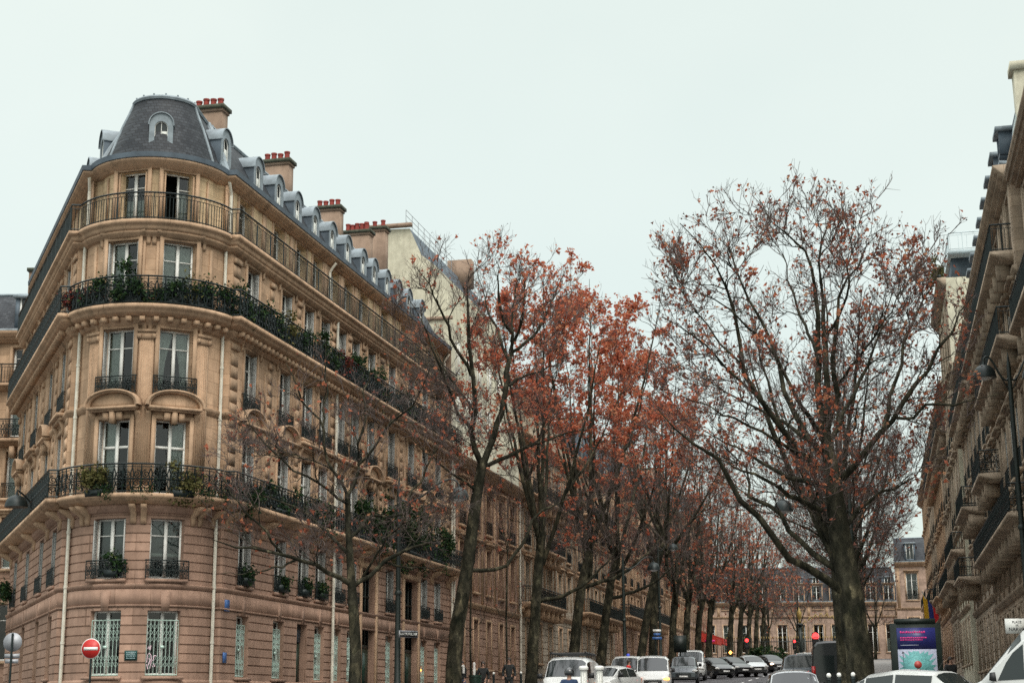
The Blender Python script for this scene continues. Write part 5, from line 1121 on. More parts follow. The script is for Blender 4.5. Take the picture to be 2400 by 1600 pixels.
def car(kind,paint,label,x,y,rz,dz=-.14,group=None,lit=None,brake=False,rear_glass=True,scale=1.0,cat='car',open_door=False,rack=False,beacon=False,driver=True):
    st,(r0,r1,f0,f1),wr_,wb_=CARS[kind]; z=ground(y)+dz
    t=thing({'van':'white_van' if paint=='white_car' else 'van','tallvan':'white_van'}.get(kind,'car'),label,cat,(x,y,z),rz,group); t.scale=(scale,)*3
    rg=[car_ring(s) for s in st]; k=len(rg[0]); mb=MB(); V=np.array(rg).reshape(-1,3)
    F=[(i*k+j,(i+1)*k+j,(i+1)*k+(j+1)%k,i*k+(j+1)%k) for i in range(len(st)-1) for j in range(k)]
    F+=[tuple(range(k)),tuple(range((len(st)-1)*k+k-1,(len(st)-1)*k-1,-1))]; mb.add(V,F,0)
    W=max(s[3] for s in st); xf_,xr_=st[-1][0],st[0][0]
    for sx in(-1,1):    # sill, bumpers, arches, belt trim
        mb.box(-wb_*.72,wb_*.72,*sorted((sx*(W-.02),sx*(W+.035))),.24,.36,1)
        for wx in(-wb_,wb_):
            a=np.linspace(0,math.pi,13); pts=[(wx+(wr_+.05)*math.cos(q),sx*(W+.012),wr_+(wr_+.05)*math.sin(q)) for q in a]; mb.tube(pts,.035,5,1)
    mb.box(xf_-.12,xf_+.05,-st[-1][2],st[-1][2],.34,.46,1); mb.box(xr_-.05,xr_+.12,-st[0][2],st[0][2],.40,.54,1)
    if rack:
        for sx in(-1,1): mb.rod((-2.2,sx*.72,2.16),(1.0,sx*.72,2.16),.03,5,1)
        for q in np.linspace(-2.1,.9,6): mb.rod((q,-.8,2.13),(q,.8,2.13),.025,5,1); [mb.rod((q,sx*.78,1.93),(q,sx*.72,2.16),.02,4,1) for sx in(-1,1)]
    o=mb.build('body',[M[paint],M['plastic']],t,smooth=True,ang=32)
    gl=MB(); L=rg
    def strip(i,js): return [L[i][j] for j in js]
    top=[5,6,7,8,9,10,11]
    gl2=MB(); panel(gl2,strip(f0,top),strip(f1,top),.05,.05,.22); gl2.build('windscreen',M['car_glass'],t)
    if r0 is not None: q=MB(); panel(q,strip(r1,top),strip(r0,top),.10,.06,.22); q.build('rear_window',M['car_glass'],t)
    else:
        q=MB(); 
        for sx in(-1,1): q.quad(*[(xr_-.012,sx*a,b) for a,b in((.06,1.12*(1.18 if kind=='tallvan' else 1)),(.70,1.12*(1.18 if kind=='tallvan' else 1)),(.64,1.68*(1.2 if kind=='tallvan' else 1)),(.06,1.68*(1.2 if kind=='tallvan' else 1)))])
        q.build('rear_window',M['car_glass'],t)
    for js in ((4,5),(k-4,k-5)):
        q=MB(); a=js[0]; b=js[1]
        rng_=range(r1,f0) if r0 is not None else [f0-1]
        for i in rng_: panel(q,[L[i][b],L[i+1][b]],[L[i][a],L[i+1][a]],.02,.10,.035,.014)
        panel(q,[L[f0][b],tuple(np.array(L[f1][b])*.35+np.array(L[f0][b])*.65)],[L[f0][a],tuple(np.array(L[f1][a])*.72+np.array(L[f0][a])*.28)],.06,.10,.06,.014)
        q.build('side_window',M['car_glass'],t)
    for sx in(-1,1):
        xm=st[f1][0]-.25; zm=st[f1][4]+.14; q=MB(); q.prism([(xm-.07,zm-.10),(xm+.09,zm-.07),(xm+.07,zm+.10),(xm-.05,zm+.11)],*sorted((sx*(W+.03),sx*(W+.22))),0,'y'); q.box(xm-.03,xm+.03,*sorted((sx*(W-.08),sx*(W+.04))),zm-.07,zm-.02,0); q.build('wing_mirror',M['plastic'],t)
        hl=MB(); zz=st[-2][4]-.13; hx=(st[-1][0]+st[-2][0])/2-.02; hy=st[-2][2]*.80
        hl.lathe([(.02,-.10),(.12,-.06),(.15,.0),(.10,.09),(.01,.11)],8,0,(0,0,0),'x'); hl.V=[v*np.array([1.2,1.35,.62])+np.array([hx,sx*hy,zz]) for v in hl.V]
        hl.build('headlight',M[lit if lit and (lit!='warm_on' or sx<0) else 'lens'],t,smooth=True)
        tl=MB(); zt_=st[1][4]; tl.box(xr_-.03,xr_+.10,*sorted((sx*(st[1][2]-.16),sx*(st[1][2]-.01))),zt_-.25,zt_+(.35 if 'van' in kind else .03)); tl.build('tail_light',M['red_on' if brake else 'red_lens'],t)
        for wx in(-wb_,wb_):
            ty=MB(); ty.lathe([(.19,-.1),(wr_-.02,-.10),(wr_,-.06),(wr_,.06),(wr_-.02,.10),(.19,.1)],16,0,(wx,sx*(W-.09),wr_),'y'); wo=ty.build('wheel',M['rubber'],t,smooth=True)
            rm=MB(); rm.lathe([(.02,-.03),(.20,-.02),(.21,.0),(.20,.02),(.02,.03)],10,0,(wx,sx*(W+.0),wr_),'y'); rm.build('rim',M['alloy'],wo,smooth=True)
    for xx in (xf_+.052,xr_-.052): q=MB(); q.box(xx-.006,xx+.006,-.26,.26,.42,.53); q.build('number_plate',M['plate'],t)
    gr=MB(); 
    for i in range(4): gr.box(xf_-.06,xf_+.03,-.48,.48,.50+.05*i,.525+.05*i)
    gr.build('grille',M['plastic'],t)
    if open_door:
        q=MB(); q.box(-.95,0,-.03,.03,.30,1.08,0); q.box(-.95,-.90,-.02,.02,1.08,1.75,0); q.prism([(-.9,1.75),(-.9,1.80),(-.25,1.74),(.0,1.1),(-.05,1.08),(-.28,1.70)],-.02,.02,0,'y'); d=q.build('door',M[paint],t,(1.15,-W,0),R(-62)); g=MB(); g.prism([(-.89,1.09),(-.06,1.09),(-.28,1.69),(-.89,1.74)],-.006,.006,0,'y'); g.build('side_window',M['car_glass'],d)
    if beacon: q=MB(); q.lathe([(.10,0),(.10,.10),(.06,.15),(.01,.16)],8,0,(.4,0,1.97)); q.build('beacon',M['blue_on'],t)
    for sx in (() if not driver else (1,)):
        an=MB(); an.rod((st[r1][0]+.25 if r0 is not None else -2.0,0,st[f0][6]+.02),(st[r1][0]+.05 if r0 is not None else -2.2,0,st[f0][6]+.30),.008,4); an.build('aerial',M['plastic'],t)
    return t
def cx(x,Y): return at(x,1590,Y)[0]
TOWARD=math.atan2(-DR[1],-DR[0]); AWAY=math.atan2(DR[1],DR[0])
gL='vehicles facing the square in the left lanes'; gR='vehicles queuing away in the right lane'
car('van','white_car','white van with a black roof rack, nearest on the left side of the road',cx(1340,67),67,TOWARD+.05,group=gL,cat='van',rack=True)
car('hatch','white_car','small white car half hidden between the roof rack van and the blue beacon van',cx(1432,76),76,TOWARD-.25,group=gL)
car('van','white_car','white van with a blue beacon on its roof, behind the open doored van',cx(1476,90),90,TOWARD,group=gL,cat='van',beacon=True,scale=.95)
car('van','white_car','white people carrier with amber headlights lit and its driver door open',cx(1532,84),84,TOWARD+.12,group=gL,cat='van',lit='amber_on',open_door=True,scale=.97)
car('suv','grey_car','dark grey off-roader beside the amber lit people carrier',cx(1604,100),100,TOWARD+.1,group=gL)
car('van','white_car','tall white van farthest up the left lane with a red side lamp',cx(1622,111),111,TOWARD+.08,group=gL,cat='van',scale=1.03)
car('hatch','black_car','black parked car under the red awnings, side on',cx(1712,121),121,TOWARD+.7,group=gL)
car('hatch','silver_car','silver car with one bright headlight, facing down the avenue',cx(1760,122),122,TOWARD+.35,group=gL,lit='warm_on',scale=1.05)
car('hatch','black_car','small dark car with a bright headlight by the hedge',cx(1806,138),138,TOWARD+.5,group=gL,lit='warm_on')
car('hatch','black_car','black car parked close to the silver car near the crossing',cx(1672,116),116,TOWARD+.6,group=gL)
car('suv','grey_car','dark off-roader seen from behind in the right lane',cx(1882,72),72,AWAY+.08,group=gR,scale=1.13)
car('van','white_car','white van roof showing beyond the dark off-roader',cx(1903,90),90,AWAY,group=gR,cat='van')
car('hatch','silver_car','silver car at the back of the right lane queue, rear window at the frame edge',cx(1856,49.5),49.5,AWAY+.10,group=gR,scale=1.02)
car('tallvan','black_car','tall black van beside the huge tree trunk',cx(1957,64),64,AWAY+.05,group=gR,cat='van',scale=.95)
car('hatch','white_car','white hatchback in front of the advertising panel, pointing left',cx(2103,40),40,R(138),cat='car',scale=1.06)
t=car('tallvan','white_car','white delivery van at the right edge with its sloping nose to the left',cx(2262,38)+2.8,38.2,R(162),cat='van',scale=1.045)
# ================================================================ street furniture
def lamp_head(mb,c,r=.38,m=0):
    mb.lathe([(.04,.54),(.06,.44),(.12,.41),(r*.55,.37),(r*.80,.28),(r*.95,.14),(r,.02),(r*1.02,-.03),(r*.9,-.03)],18,m,c)
def lamp_post(label,x,y,h,arm,up=1.0,double=False,z0=None,cat='street lamp',tilt=0):
    "arm: reach as a vector in plan"
    t=thing('street_lamp',label,cat,(x,y,ground(y) if z0 is None else z0)); A=np.array([arm[0],arm[1],0.0])
    mb=MB(); mb.lathe([(.24,0),(.24,.12),(.17,.2),(.15,.9),(.17,.95),(.12,1.05),(.09,h*.55),(.075,h),(.03,h+.35),(.01,h+.5)],10)
    mb.lathe([(.13,h*.52),(.14,h*.52+.06),(.10,h*.52+.14)],10); mb.build('post',M['iron_green'],t,smooth=True)
    for k,s in enumerate((1,-1) if double else (1,)):
        q=MB(); pts=[(0,0,h-.35)]+[tuple(A*s*f+np.array([0,0,h-.35+dz*up])) for f,dz in((.18,-.10),(.4,.12),(.65,.55),(.85,.72),(.96,.66),(1.0,.50))]; q.tube(spline(pts,22),.035,6); q.tube(spline([(0,0,h-.9),tuple(A*s*.22+np.array([0,0,h-.55])),tuple(A*s*.38+np.array([0,0,h-.25]))],10),.02,5); q.build('arm',M['iron_green'],t,smooth=True)
        q=MB(); e=A*s+np.array([0,0,h-.35+.50*up-.5]); lamp_head(q,tuple(e)); o=q.build('lamp_shade',M['iron'],t,smooth=True)
        g=MB(); g.lathe([(.02,-.12),(.18,-.08),(.27,.0),(.02,.02)],12,0,tuple(e)); g.build('bulb_glass',M['lens'],o,smooth=True)
    return t
def lamp_at(label,xp,Yp,ybase,xh,yh,Yh,**k):
    X=at(xp,ybase,Yp)[0]; e=at(xh,yh,Yh); z=ground(Yp); return lamp_post(label,X,Yp,e[2]-z+.35,(e[0]-X,Yh-Yp),**k)
lamp_at('dark green street lamp with one arm, before the corner house carriage doors',932,57.5,1500,1075,1168,57.5)
lamp_at('hanging street lamp over the road, its post behind the huge tree',2010,60,1500,1836,1196,60)
lamp_at('double armed street lamp beside the right hand houses',2392,51,1200,2308,884,51,double=True)
lamp_at('street lamp with a slim post between the leaning plane trees on the left',1464,90,1500,1532,1334,92)
lamp_at('small distant street lamp among the left row of trees',1548,112,1500,1577,1287,112)
t=thing('wall_lamp','small wall lamp on a curved bracket at the left flank of the corner house','street lamp',(*SL.P(17.5-5.0,0,0)[:2],7.6)); H=-np.array(t.location); mb=MB(); e=at(38,1186,58.2)
b0=np.array(SL.P(17.5-5.0,.05,8.3)); mb.tube(spline([b0,b0*.5+e*.5+np.array([0,0,.55]),e+np.array([0,0,.62]),e+np.array([0,0,.5])],14)+H,.035,6); mb.build('arm',M['iron'],t,smooth=True)
q=MB(); lamp_head(q,tuple(e+H),.42); q.build('lamp_shade',M['iron'],t,smooth=True)
def text(name,s,size,parent,loc,rot,mt,align='CENTER',ex=.002):
    c=bpy.data.curves.new(name,'FONT'); c.body=s; c.size=size; c.align_x=align; c.align_y='CENTER'; c.extrude=ex; c.materials.append(M[mt]); o=bpy.data.objects.new(name,c); me=bpy.data.meshes.new_from_object(o); bpy.data.objects.remove(o); me.materials.clear(); me.materials.append(M[mt]); o=bpy.data.objects.new(name,me); COL.objects.link(o); o.parent=parent; o.location=[float(v) for v in loc]; o.rotation_euler=rot; return o
UPR=(math.pi/2,0,0)
def disc(mb,r,y0,y1,z,m=0,n=32): mb.lathe([(r,y0),(r,y1)],n,m,(0,0,z),'y')
# no entry sign
Y=51.4; p=at(213,1519,Y); z=ground(Y)-.144; t=thing('no_entry_sign','red no entry sign with a white bar on a black post before the corner house','road sign',(p[0],Y,z),R(-6))
h=p[2]-z; mb=MB(); disc(mb,.325,-.02,.0,h,0); mb.build('rim',M['sign_white'],t); mb=MB(); disc(mb,.305,-.0,.006,h,0); mb.build('sign_face',M['sign_red'],t); mb=MB(); mb.box(-.235,.235,-.014,-.004,h-.05,h+.05); mb.build('white_bar',M['sign_white'],t)
mb=MB(); mb.rod((0,.055,0),(0,.055,h+.3),.036,8); mb.build('post',M['iron'],t)
# back of a round sign with two small plates
Y=50.5; p=at(30,1504,Y); z=ground(Y)-.144; t=thing('road_sign','back of a round grey road sign with two small plates under it','road sign',(p[0],Y,z)); h=p[2]-z
mb=MB(); disc(mb,.30,0.0,.02,h,0); disc(mb,.275,-.022,-.018,h,0); mb.build('sign_back',M['sign_grey'],t); mb=MB(); mb.rod((0,-.06,0),(0,-.06,h+.28),.036,8); mb.build('post',M['iron'],t)
mb=MB(); mb.box(-.24,.24,0,.015,h-.50,h-.36); mb.build('lower_plate',M['sign_grey'],t); mb=MB(); mb.box(-.21,.21,0,.015,h-.66,h-.53); mb.build('lower_plate',M['sign_grey'],t)
# plaques on the corner house
def plaque(label,seg,s,z,w,h,mt,lines,ty,cat='plaque',d=.012,name='plaque'):
    o=seg.P(s,d,z); t=thing(name,label,cat,o,seg.rz(s)); mb=MB(); mb.box(-w/2,w/2,-.025,0,-h/2,h/2); mb.build('panel',M[mt],t)
    for tx,sz,dz in lines: text('lettering',tx,sz,t,(0,-.028,dz),UPR,ty)
    return t
def seg_hit(seg,x,y):
    best=None
    for s in np.linspace(0,seg.L,400):
        q=seg.P(s,0,0); a=at(x,y,q[1]); e=abs(a[0]-q[0])
        if best is None or e<best[0]: best=(e,s,a[2])
    return best[1],best[2]
s,z=seg_hit(SF,307,1535); plaque('dark green plaque between the two barred windows of the rounded corner',SF,s,z,.42,.33,'sign_green',[],'plaque_text')
t=[o for o in bpy.data.objects if o.name.startswith('plaque')][0]; mb=MB(); rr=random.Random(4)
for i,zz in enumerate((.10,.04,-.02,-.09)):
    x=-.15
    while x<.15: w_=.02+rr.random()*.05; mb.box(x,min(x+w_,.16),-.030,-.026,zz-.012,zz+.012); x+=w_+.015
mb.build('lettering',M['plaque_text'],t)
s,z=on_av(529,1418,0); plaque('blue street name plate high beside the right drain pipe',SR,max(.45,s),z,.42,.40,'sign_blue',[],'sign_white',name='street_name_plate')
s,z=on_av(524,1540,0); plaque('small dark blue notice low beside the right drain pipe',SR,max(.4,s),z,.30,.36,'sign_blue',[],'sign_white')
s,z=on_av(883,1568,0); plaque('pale blue notice at the carriage door jamb',SR,17.9,2.35,.32,.42,'sign_blue',[],'sign_white')
# finger sign on the lamp post
Y=57.2; p=at(957,1485,Y); t=thing('finger_sign','dark finger sign with white lettering fixed to the green lamp post','road sign',(p[0],Y,p[2]),R(38)); mb=MB(); mb.box(-.41,.41,-.02,.02,-.12,.12); mb.build('panel',M['sign_grey'],t); mb=MB(); mb.box(-.38,.385,-.026,-.019,-.10,.10); mb.build('sign_face',M['ink'],t)
text('lettering','Rue MURILLO',.125,t,(-.04,-.030,0),UPR,'sign_white'); mb=MB(); mb.prism([(.28,0),(.35,.06),(.35,-.06)],-.031,-.027,0,'y'); mb.build('arrow',M['sign_white'],t)
# square name sign
Y=41; p=at(2383,1466,Y); z=ground(Y); t=thing('street_name_sign','white sign reading PLACE DE NARVIK on a post behind the delivery van','road sign',(p[0],Y,z)); h=p[2]-z; mb=MB(); mb.box(-.30,.30,-.02,.02,h-.19,h+.19); mb.build('panel',M['sign_white'],t); mb=MB(); mb.rod((.12,.05,0),(.12,.05,h+.2),.035,8); mb.build('post',M['iron'],t)
for s_,sz,dz in(('PLACE',.085,.10),('DE',.062,.015),('NARVIK',.125,-.085)): text('lettering',s_,sz,t,(0,-.024,h+dz),UPR,'ink',ex=.003)
# advertising panel
Y=42; p0=at(2093,1575,Y);p1=at(2209,1575,Y); w=p1[0]-p0[0]; zt=at(2150,1449,Y)[2]; z=ground(Y); t=thing('advertising_panel','dark advertising panel with a blue and teal poster under the right hand houses','advertising panel',((p0[0]+p1[0])/2,Y,z),R(-4)); h=zt-z
mb=MB(); mb.box(-w/2,w/2,-.10,.10,.55,h-.12); mb.box(-w*.40,w*.40,-.12,.12,h-.12,h); mb.box(-.28,.28,-.09,.09,0,.55); mb.build('frame',M['iron_green'],t)
a=w*.385; zb=.72; zm=h-.80; q=MB(); q.box(-a,a,-.112,-.102,zm,h-.24); q.build('poster_header',M['poster_blue'],t); q=MB(); q.box(-a,a,-.112,-.102,zb,zm); po=q.build('poster',M['poster_pale'],t)
rr=random.Random(9); q=MB(); c=(0,zb+.78); n=46; pts=[]
for i in range(n): an=2*math.pi*i/n; r_=(.52 if i%2 else .36)*(1+.25*rr.random()); pts.append((max(-a+.02,min(a-.02,c[0]+r_*math.cos(an)*.95)),max(zb+.01,min(zm-.04,c[1]+r_*math.sin(an)*1.05))))
q.prism(pts,-.116,-.113,0,'y'); q.build('poster_burst',M['poster_teal'],t)
q=MB(); disc(q,.10,.117,.121,c[1]+.10); q.prism([(-.05,c[1]-.02),(.05,c[1]-.02),(.04,c[1]-.2),(-.04,c[1]-.2)],-.121,-.117,0,'y'); q.prism([(-.30,c[1]-.55),(.30,c[1]-.55),(.22,c[1]-.24),(.05,c[1]-.19),(-.05,c[1]-.19),(-.22,c[1]-.28)],-.121,-.117,0,'y'); q.build('poster_figure',M['poster_red'],t)
q=MB(); q.box(-.03,.03,-.1235,-.1215,c[1]-.28,c[1]-.03); q.build('poster_detail',M['poster_pale'],t)
for (zz,x0,x1,hh) in ((h-.38,-.42,.20,.055),(h-.52,-.42,.28,.045),(h-.57,-.42,.15,.03)):
    x=x0; q=MB()
    while x<x1: w_=.02+rr.random()*.035; q.box(x,x+w_,-.116,-.113,zz,zz+hh*(.7+.3*rr.random())); x+=w_+.012
    q.build('poster_lettering',M['poster_pink'],t)
q=MB(); q.box(-.42,.05,-.116,-.113,h-.70,h-.685); q.build('poster_lettering',M['poster_pale'],t); q=MB(); q.box(-.38,-.365,-.116,-.113,zb+.5,zm-.12); q.prism([(-.41,zm-.10),(-.33,zm-.10),(-.37,zm-.05)],-.116,-.113,0,'y'); q.build('poster_mark',M['ink'],t)
# bollards
def bollard(label,x,y,h,ball,group,white=False):
    t=thing('bollard',label,'bollard',(x,y,ground(y)),0,group); mb=MB()
    if white:
        mb.lathe([(.10,0),(.10,.12),(.075,.14),(.075,h-.14)],12); [mb.rod((.085*math.cos(a),.085*math.sin(a),.14),(.085*math.cos(a),.085*math.sin(a),h-.14),.014,4) for a in np.arange(8)*math.pi/4]; mb.build('shaft',M['sign_white'],t); q=MB(); q.lathe([(.08,h-.14),(.135,h-.10),(.14,h-.04),(.11,h),(.02,h+.01)],14); q.build('cap',M['sign_white'],t,smooth=True)
    else:
        mb.lathe([(.05,0),(.05,h-.16),(.065,h-.15),(.05,h-.10)],8); mb.build('shaft',M['iron'],t,smooth=True); q=MB(); q.lathe([(.01,h-.10)]+[(ball*math.sin(a),h-.10+ball-ball*math.cos(a)) for a in np.linspace(.4,math.pi-.1,7)],10); q.build('ball_top',M['sign_white'],t,smooth=True)
gb='ball topped bollards at the right kerb'
for i,(x,lab) in enumerate(((1942,'ball topped bollard left of the huge tree, nearest the black van'),(1966,'ball topped bollard directly before the huge tree trunk'),(1999,'ball topped bollard by the white hatchback bonnet'))): bollard(lab,at(x,1575,40+i)[0],40+i,1.40,.062,gb)
gb='slim bollards on the left pavement'
for x,Y,lab in ((1157,68,'slim black bollard between the two pedestrians by the town house'),(1221,69,'slim black bollard to the right of the man in black')): bollard(lab,at(x,1575,Y)[0],Y,1.25,.05,gb)
gb='white capped ribbed posts before the vans'
for x,Y,lab in ((1368,46,'white capped ribbed post beside the helmeted rider'),(1405,46,'white capped ribbed post right of the roof rack van')): bollard(lab,at(x,1575,Y)[0],Y,1.62,.1,gb,True)
# litter bin
Y=70; p=at(1114,1585,Y); t=thing('litter_bin','green hooped litter bin with a pale bag beside a bare sapling','litter bin',(p[0],Y,ground(Y))); mb=MB(); mb.lathe([(.24,.12),(.28,1.0),(.30,1.02),(.30,1.1),(.24,1.1)],14); mb.rod((.0,.3,0),(0,.3,1.35),.03,6); mb.build('hoop',M['green_door'],t,smooth=True); q=MB(); q.lathe([(.22,.15),(.25,.5),(.26,1.0)],10); q.build('bag',M['white_cloth'],t,smooth=True)
q=MB(); q.lathe([(.05,1.1),(.07,1.3),(.05,1.5),(.06,1.62),(.02,1.66)],8,0,(-.05,0,0)); q.build('bag_top',M['white_cloth'],t,smooth=True)
# traffic lights
def traffic(label,x,y,Y,r=.11):
    p=at(x,y,Y); z=ground(Y); t=thing('traffic_light',label,'traffic light',(p[0],Y,z)); h=p[2]-z; mb=MB(); mb.lathe([(.09,0),(.07,.3),(.06,h-.8)],8); mb.build('post',M['iron_green'],t,smooth=True); q=MB(); q.box(-.16,.16,-.02,.2,h-.75,h+.2); q.build('housing',M['plastic'],t)
    for i,mt in enumerate(('red_on','plastic','plastic')): l=MB(); l.lathe([(r,-.02),(r,.05),(.01,.09)],14,0,(0,0,h-.27*i),'y'); l.build('lamp',M[mt],t,smooth=True); v=MB(); a=np.linspace(0,math.pi,9); v.tube([(1.15*r*math.cos(q_),-.12,h-.27*i+1.15*r*math.sin(q_)) for q_ in a],.02,4); v.build('visor',M['plastic'],t)
traffic('traffic light glowing red on the left, by the red awnings',1750,1500,140,.16); traffic('large traffic light glowing red above the white van roof, by the park gate',1911,1490,88,.19); traffic('small traffic light showing red in front of the pink mansion',1862,1502,150,.12)
Y=104; p=at(1594,1508,Y); z=ground(Y); t=thing('notice_board','dark blank notice board on a post among the left trees','notice board',(p[0],Y,z)); h=p[2]-z; mb=MB(); mb.box(-.42,.42,-.04,.04,h-.55,h+.55); mb.build('panel',M['iron_green'],t); mb=MB(); mb.rod((0,.06,0),(0,.06,h+.4),.05,6); mb.build('post',M['iron'],t)
Y=98; p=at(1536,1484,Y); z=ground(Y); t=thing('direction_sign','post with small blue and white direction plates among the left trees','road sign',(p[0],Y,z)); h=p[2]-z; mb=MB(); mb.rod((0,.05,0),(0,.05,h+.4),.045,6); mb.build('post',M['iron'],t)
for dz,w_,mt in((.18,.5,'sign_white'),(-.05,.42,'sign_blue'),(-.28,.6,'sign_blue')): q=MB(); q.box(-w_/2+.1,w_/2+.1,-.02,.01,h+dz-.08,h+dz+.08); q.build('plate',M[mt],t)
# red awnings of the café
for lab,s0,s1 in(('nearer red café awning with a pale band of lettering',151,156.5),('farther red café awning behind the tree trunk',158.5,164.5)):
    x,y=av(s0,0); z=ground(y)+2.7; t=thing('awning',lab,'awning',(x,y,z),math.atan2(DR[1],DR[0]),'red café awnings'); L_=s1-s0
    mb=MB(); mb.add([(0,0,1.15),(0,-2.3,.35),(L_,-2.3,.35),(L_,0,1.15)],[(0,1,2,3)]); mb.add([(0,-2.3,.35),(0,-2.3,-.45),(L_,-2.3,-.45),(L_,-2.3,.35)],[(0,1,2,3)]); mb.add([(0,0,1.15),(0,0,.0),(0,-2.3,-.45),(0,-2.3,.35)],[(0,1,2,3)]); mb.add([(L_,0,1.15),(L_,0,0),(L_,-2.3,-.45),(L_,-2.3,.35)],[(0,1,2,3)]); mb.build('canopy',M['awning'],t)
    q=MB(); q.box(-.02,-.005,-2.0,-.7,-.15,.12); q.build('lettering_band',M['poster_pink'],t); [MB().rod((xx,-2.25,-.45),(xx,-2.25,-3.3),.05,5).build('post',M['iron'],t) for xx in(.1,L_-.1)]
for i,(x,y,Y) in enumerate(((1664,1536,165),(1712,1528,165))):
    p=at(x,y,Y); t=thing('cafe_lamp',('upright glowing café lamp under the nearer awning','round glowing café lamp under the farther awning')[i],'lamp',p); mb=MB(); mb.lathe([(.05,-.5),(.11,-.4),(.11,.4),(.05,.5)] if i==0 else [(.02,-.2),(.2,0),(.02,.2)],8); mb.build('bulb_glass',M['amber_on'],t); q=MB(); q.rod((0,0,.5),(0,0,1.1),.03,4); q.build('hanger',M['iron'],t)
p=on_av(994,1525,0); t=thing('doorway_lamp','small bright lamp in a narrow doorway of the corner house','lamp',(*SR.P(25.4,-.2,0)[:2],3.4)); q=MB(); q.lathe([(.02,-.1),(.09,0),(.02,.1)],8); q.build('bulb_glass',M['amber_on'],t); q=MB(); q.rod((0,0,.1),(0,0,.5),.015,4); q.build('hanger',M['iron'],t)
# flags on the right
p=at(2178,1448,140); t=thing('flag','drooping blue, yellow and red flag on a slanted pole on the right','flag',p); mb=MB(); mb.rod((.9,.5,-1.2),(-.5,0,2.4),.05,5); mb.build('flagpole',M['sign_white'],t)
for i,mt in enumerate(('flag_y','flag_b','flag_r')): q=MB(); x=-.45+i*.42; q.add([(x,.0,2.2-i*.55),(x+.42,.12,1.6-i*.5),(x+.5,.05,-.6+i*.3),(x+.05,-.1,-1.5+i*.5)],[(0,1,2,3)]); q.build(('yellow','blue','red')[i]+'_stripe',M[mt],t)
# park gate and railings, gilded
Yg=206; z=ground(Yg); xa=at(1700,1540,Yg)[0]; xb=at(2000,1540,Yg)[0]; t=thing('park_gate','black and gilded park gate and railings across the end of the avenue','gate',((xa+xb)/2,Yg,z)); w=(xb-xa)/2; mb=MB(); xs=np.arange(-w,w,.32); mb.tubes(np.array([[(x,0,0),(x,0,2.9)] for x in xs]),np.full((len(xs),2),.03),4); mb.box(-w,w,-.04,.04,.4,.5); mb.box(-w,w,-.04,.04,2.5,2.6); mb.build('railing',M['iron'],t)
q=MB(); [q.lathe([(.05,2.9),(.07,3.0),(.01,3.25)],5,0,(x,0,0)) for x in xs]; q.build('gilded_tips',M['gold'],t)
gx=at(1925,1540,Yg)[0]-(xa+xb)/2
for sx in(-1,1):
    q=MB(); q.box(gx+sx*2.6-.18,gx+sx*2.6+.18,-.18,.18,0,4.6); q.box(gx+sx*2.6-.4,gx+sx*2.6+.4,-.4,.4,4.6,4.85); q.build('gate_pillar',M['iron_green'],t); q=MB(); q.lathe([(.06,4.85),(.2,5.1),(.08,5.3),(.3,5.6),(.34,6.3),(.1,6.6),(.02,7.0)],8,0,(gx+sx*2.6,0,0)); q.build('lantern',M['gold'],t)
q=MB()
for i in range(7): 
    x=gx-2.2+i*.73; q.tube([(x,0,4.6+1.2*math.sin(math.pi*(i+.3)/7.5)),(x+.3,0,5.0+1.2*math.sin(math.pi*(i+.5)/7.5)),(x+.5,0,4.5+1.2*math.sin(math.pi*(i+.9)/7.5))],.08,4); q.rod((x,0,2.9),(x,0,4.5),.04,4)
q.build('gilded_crest',M['gold'],t)
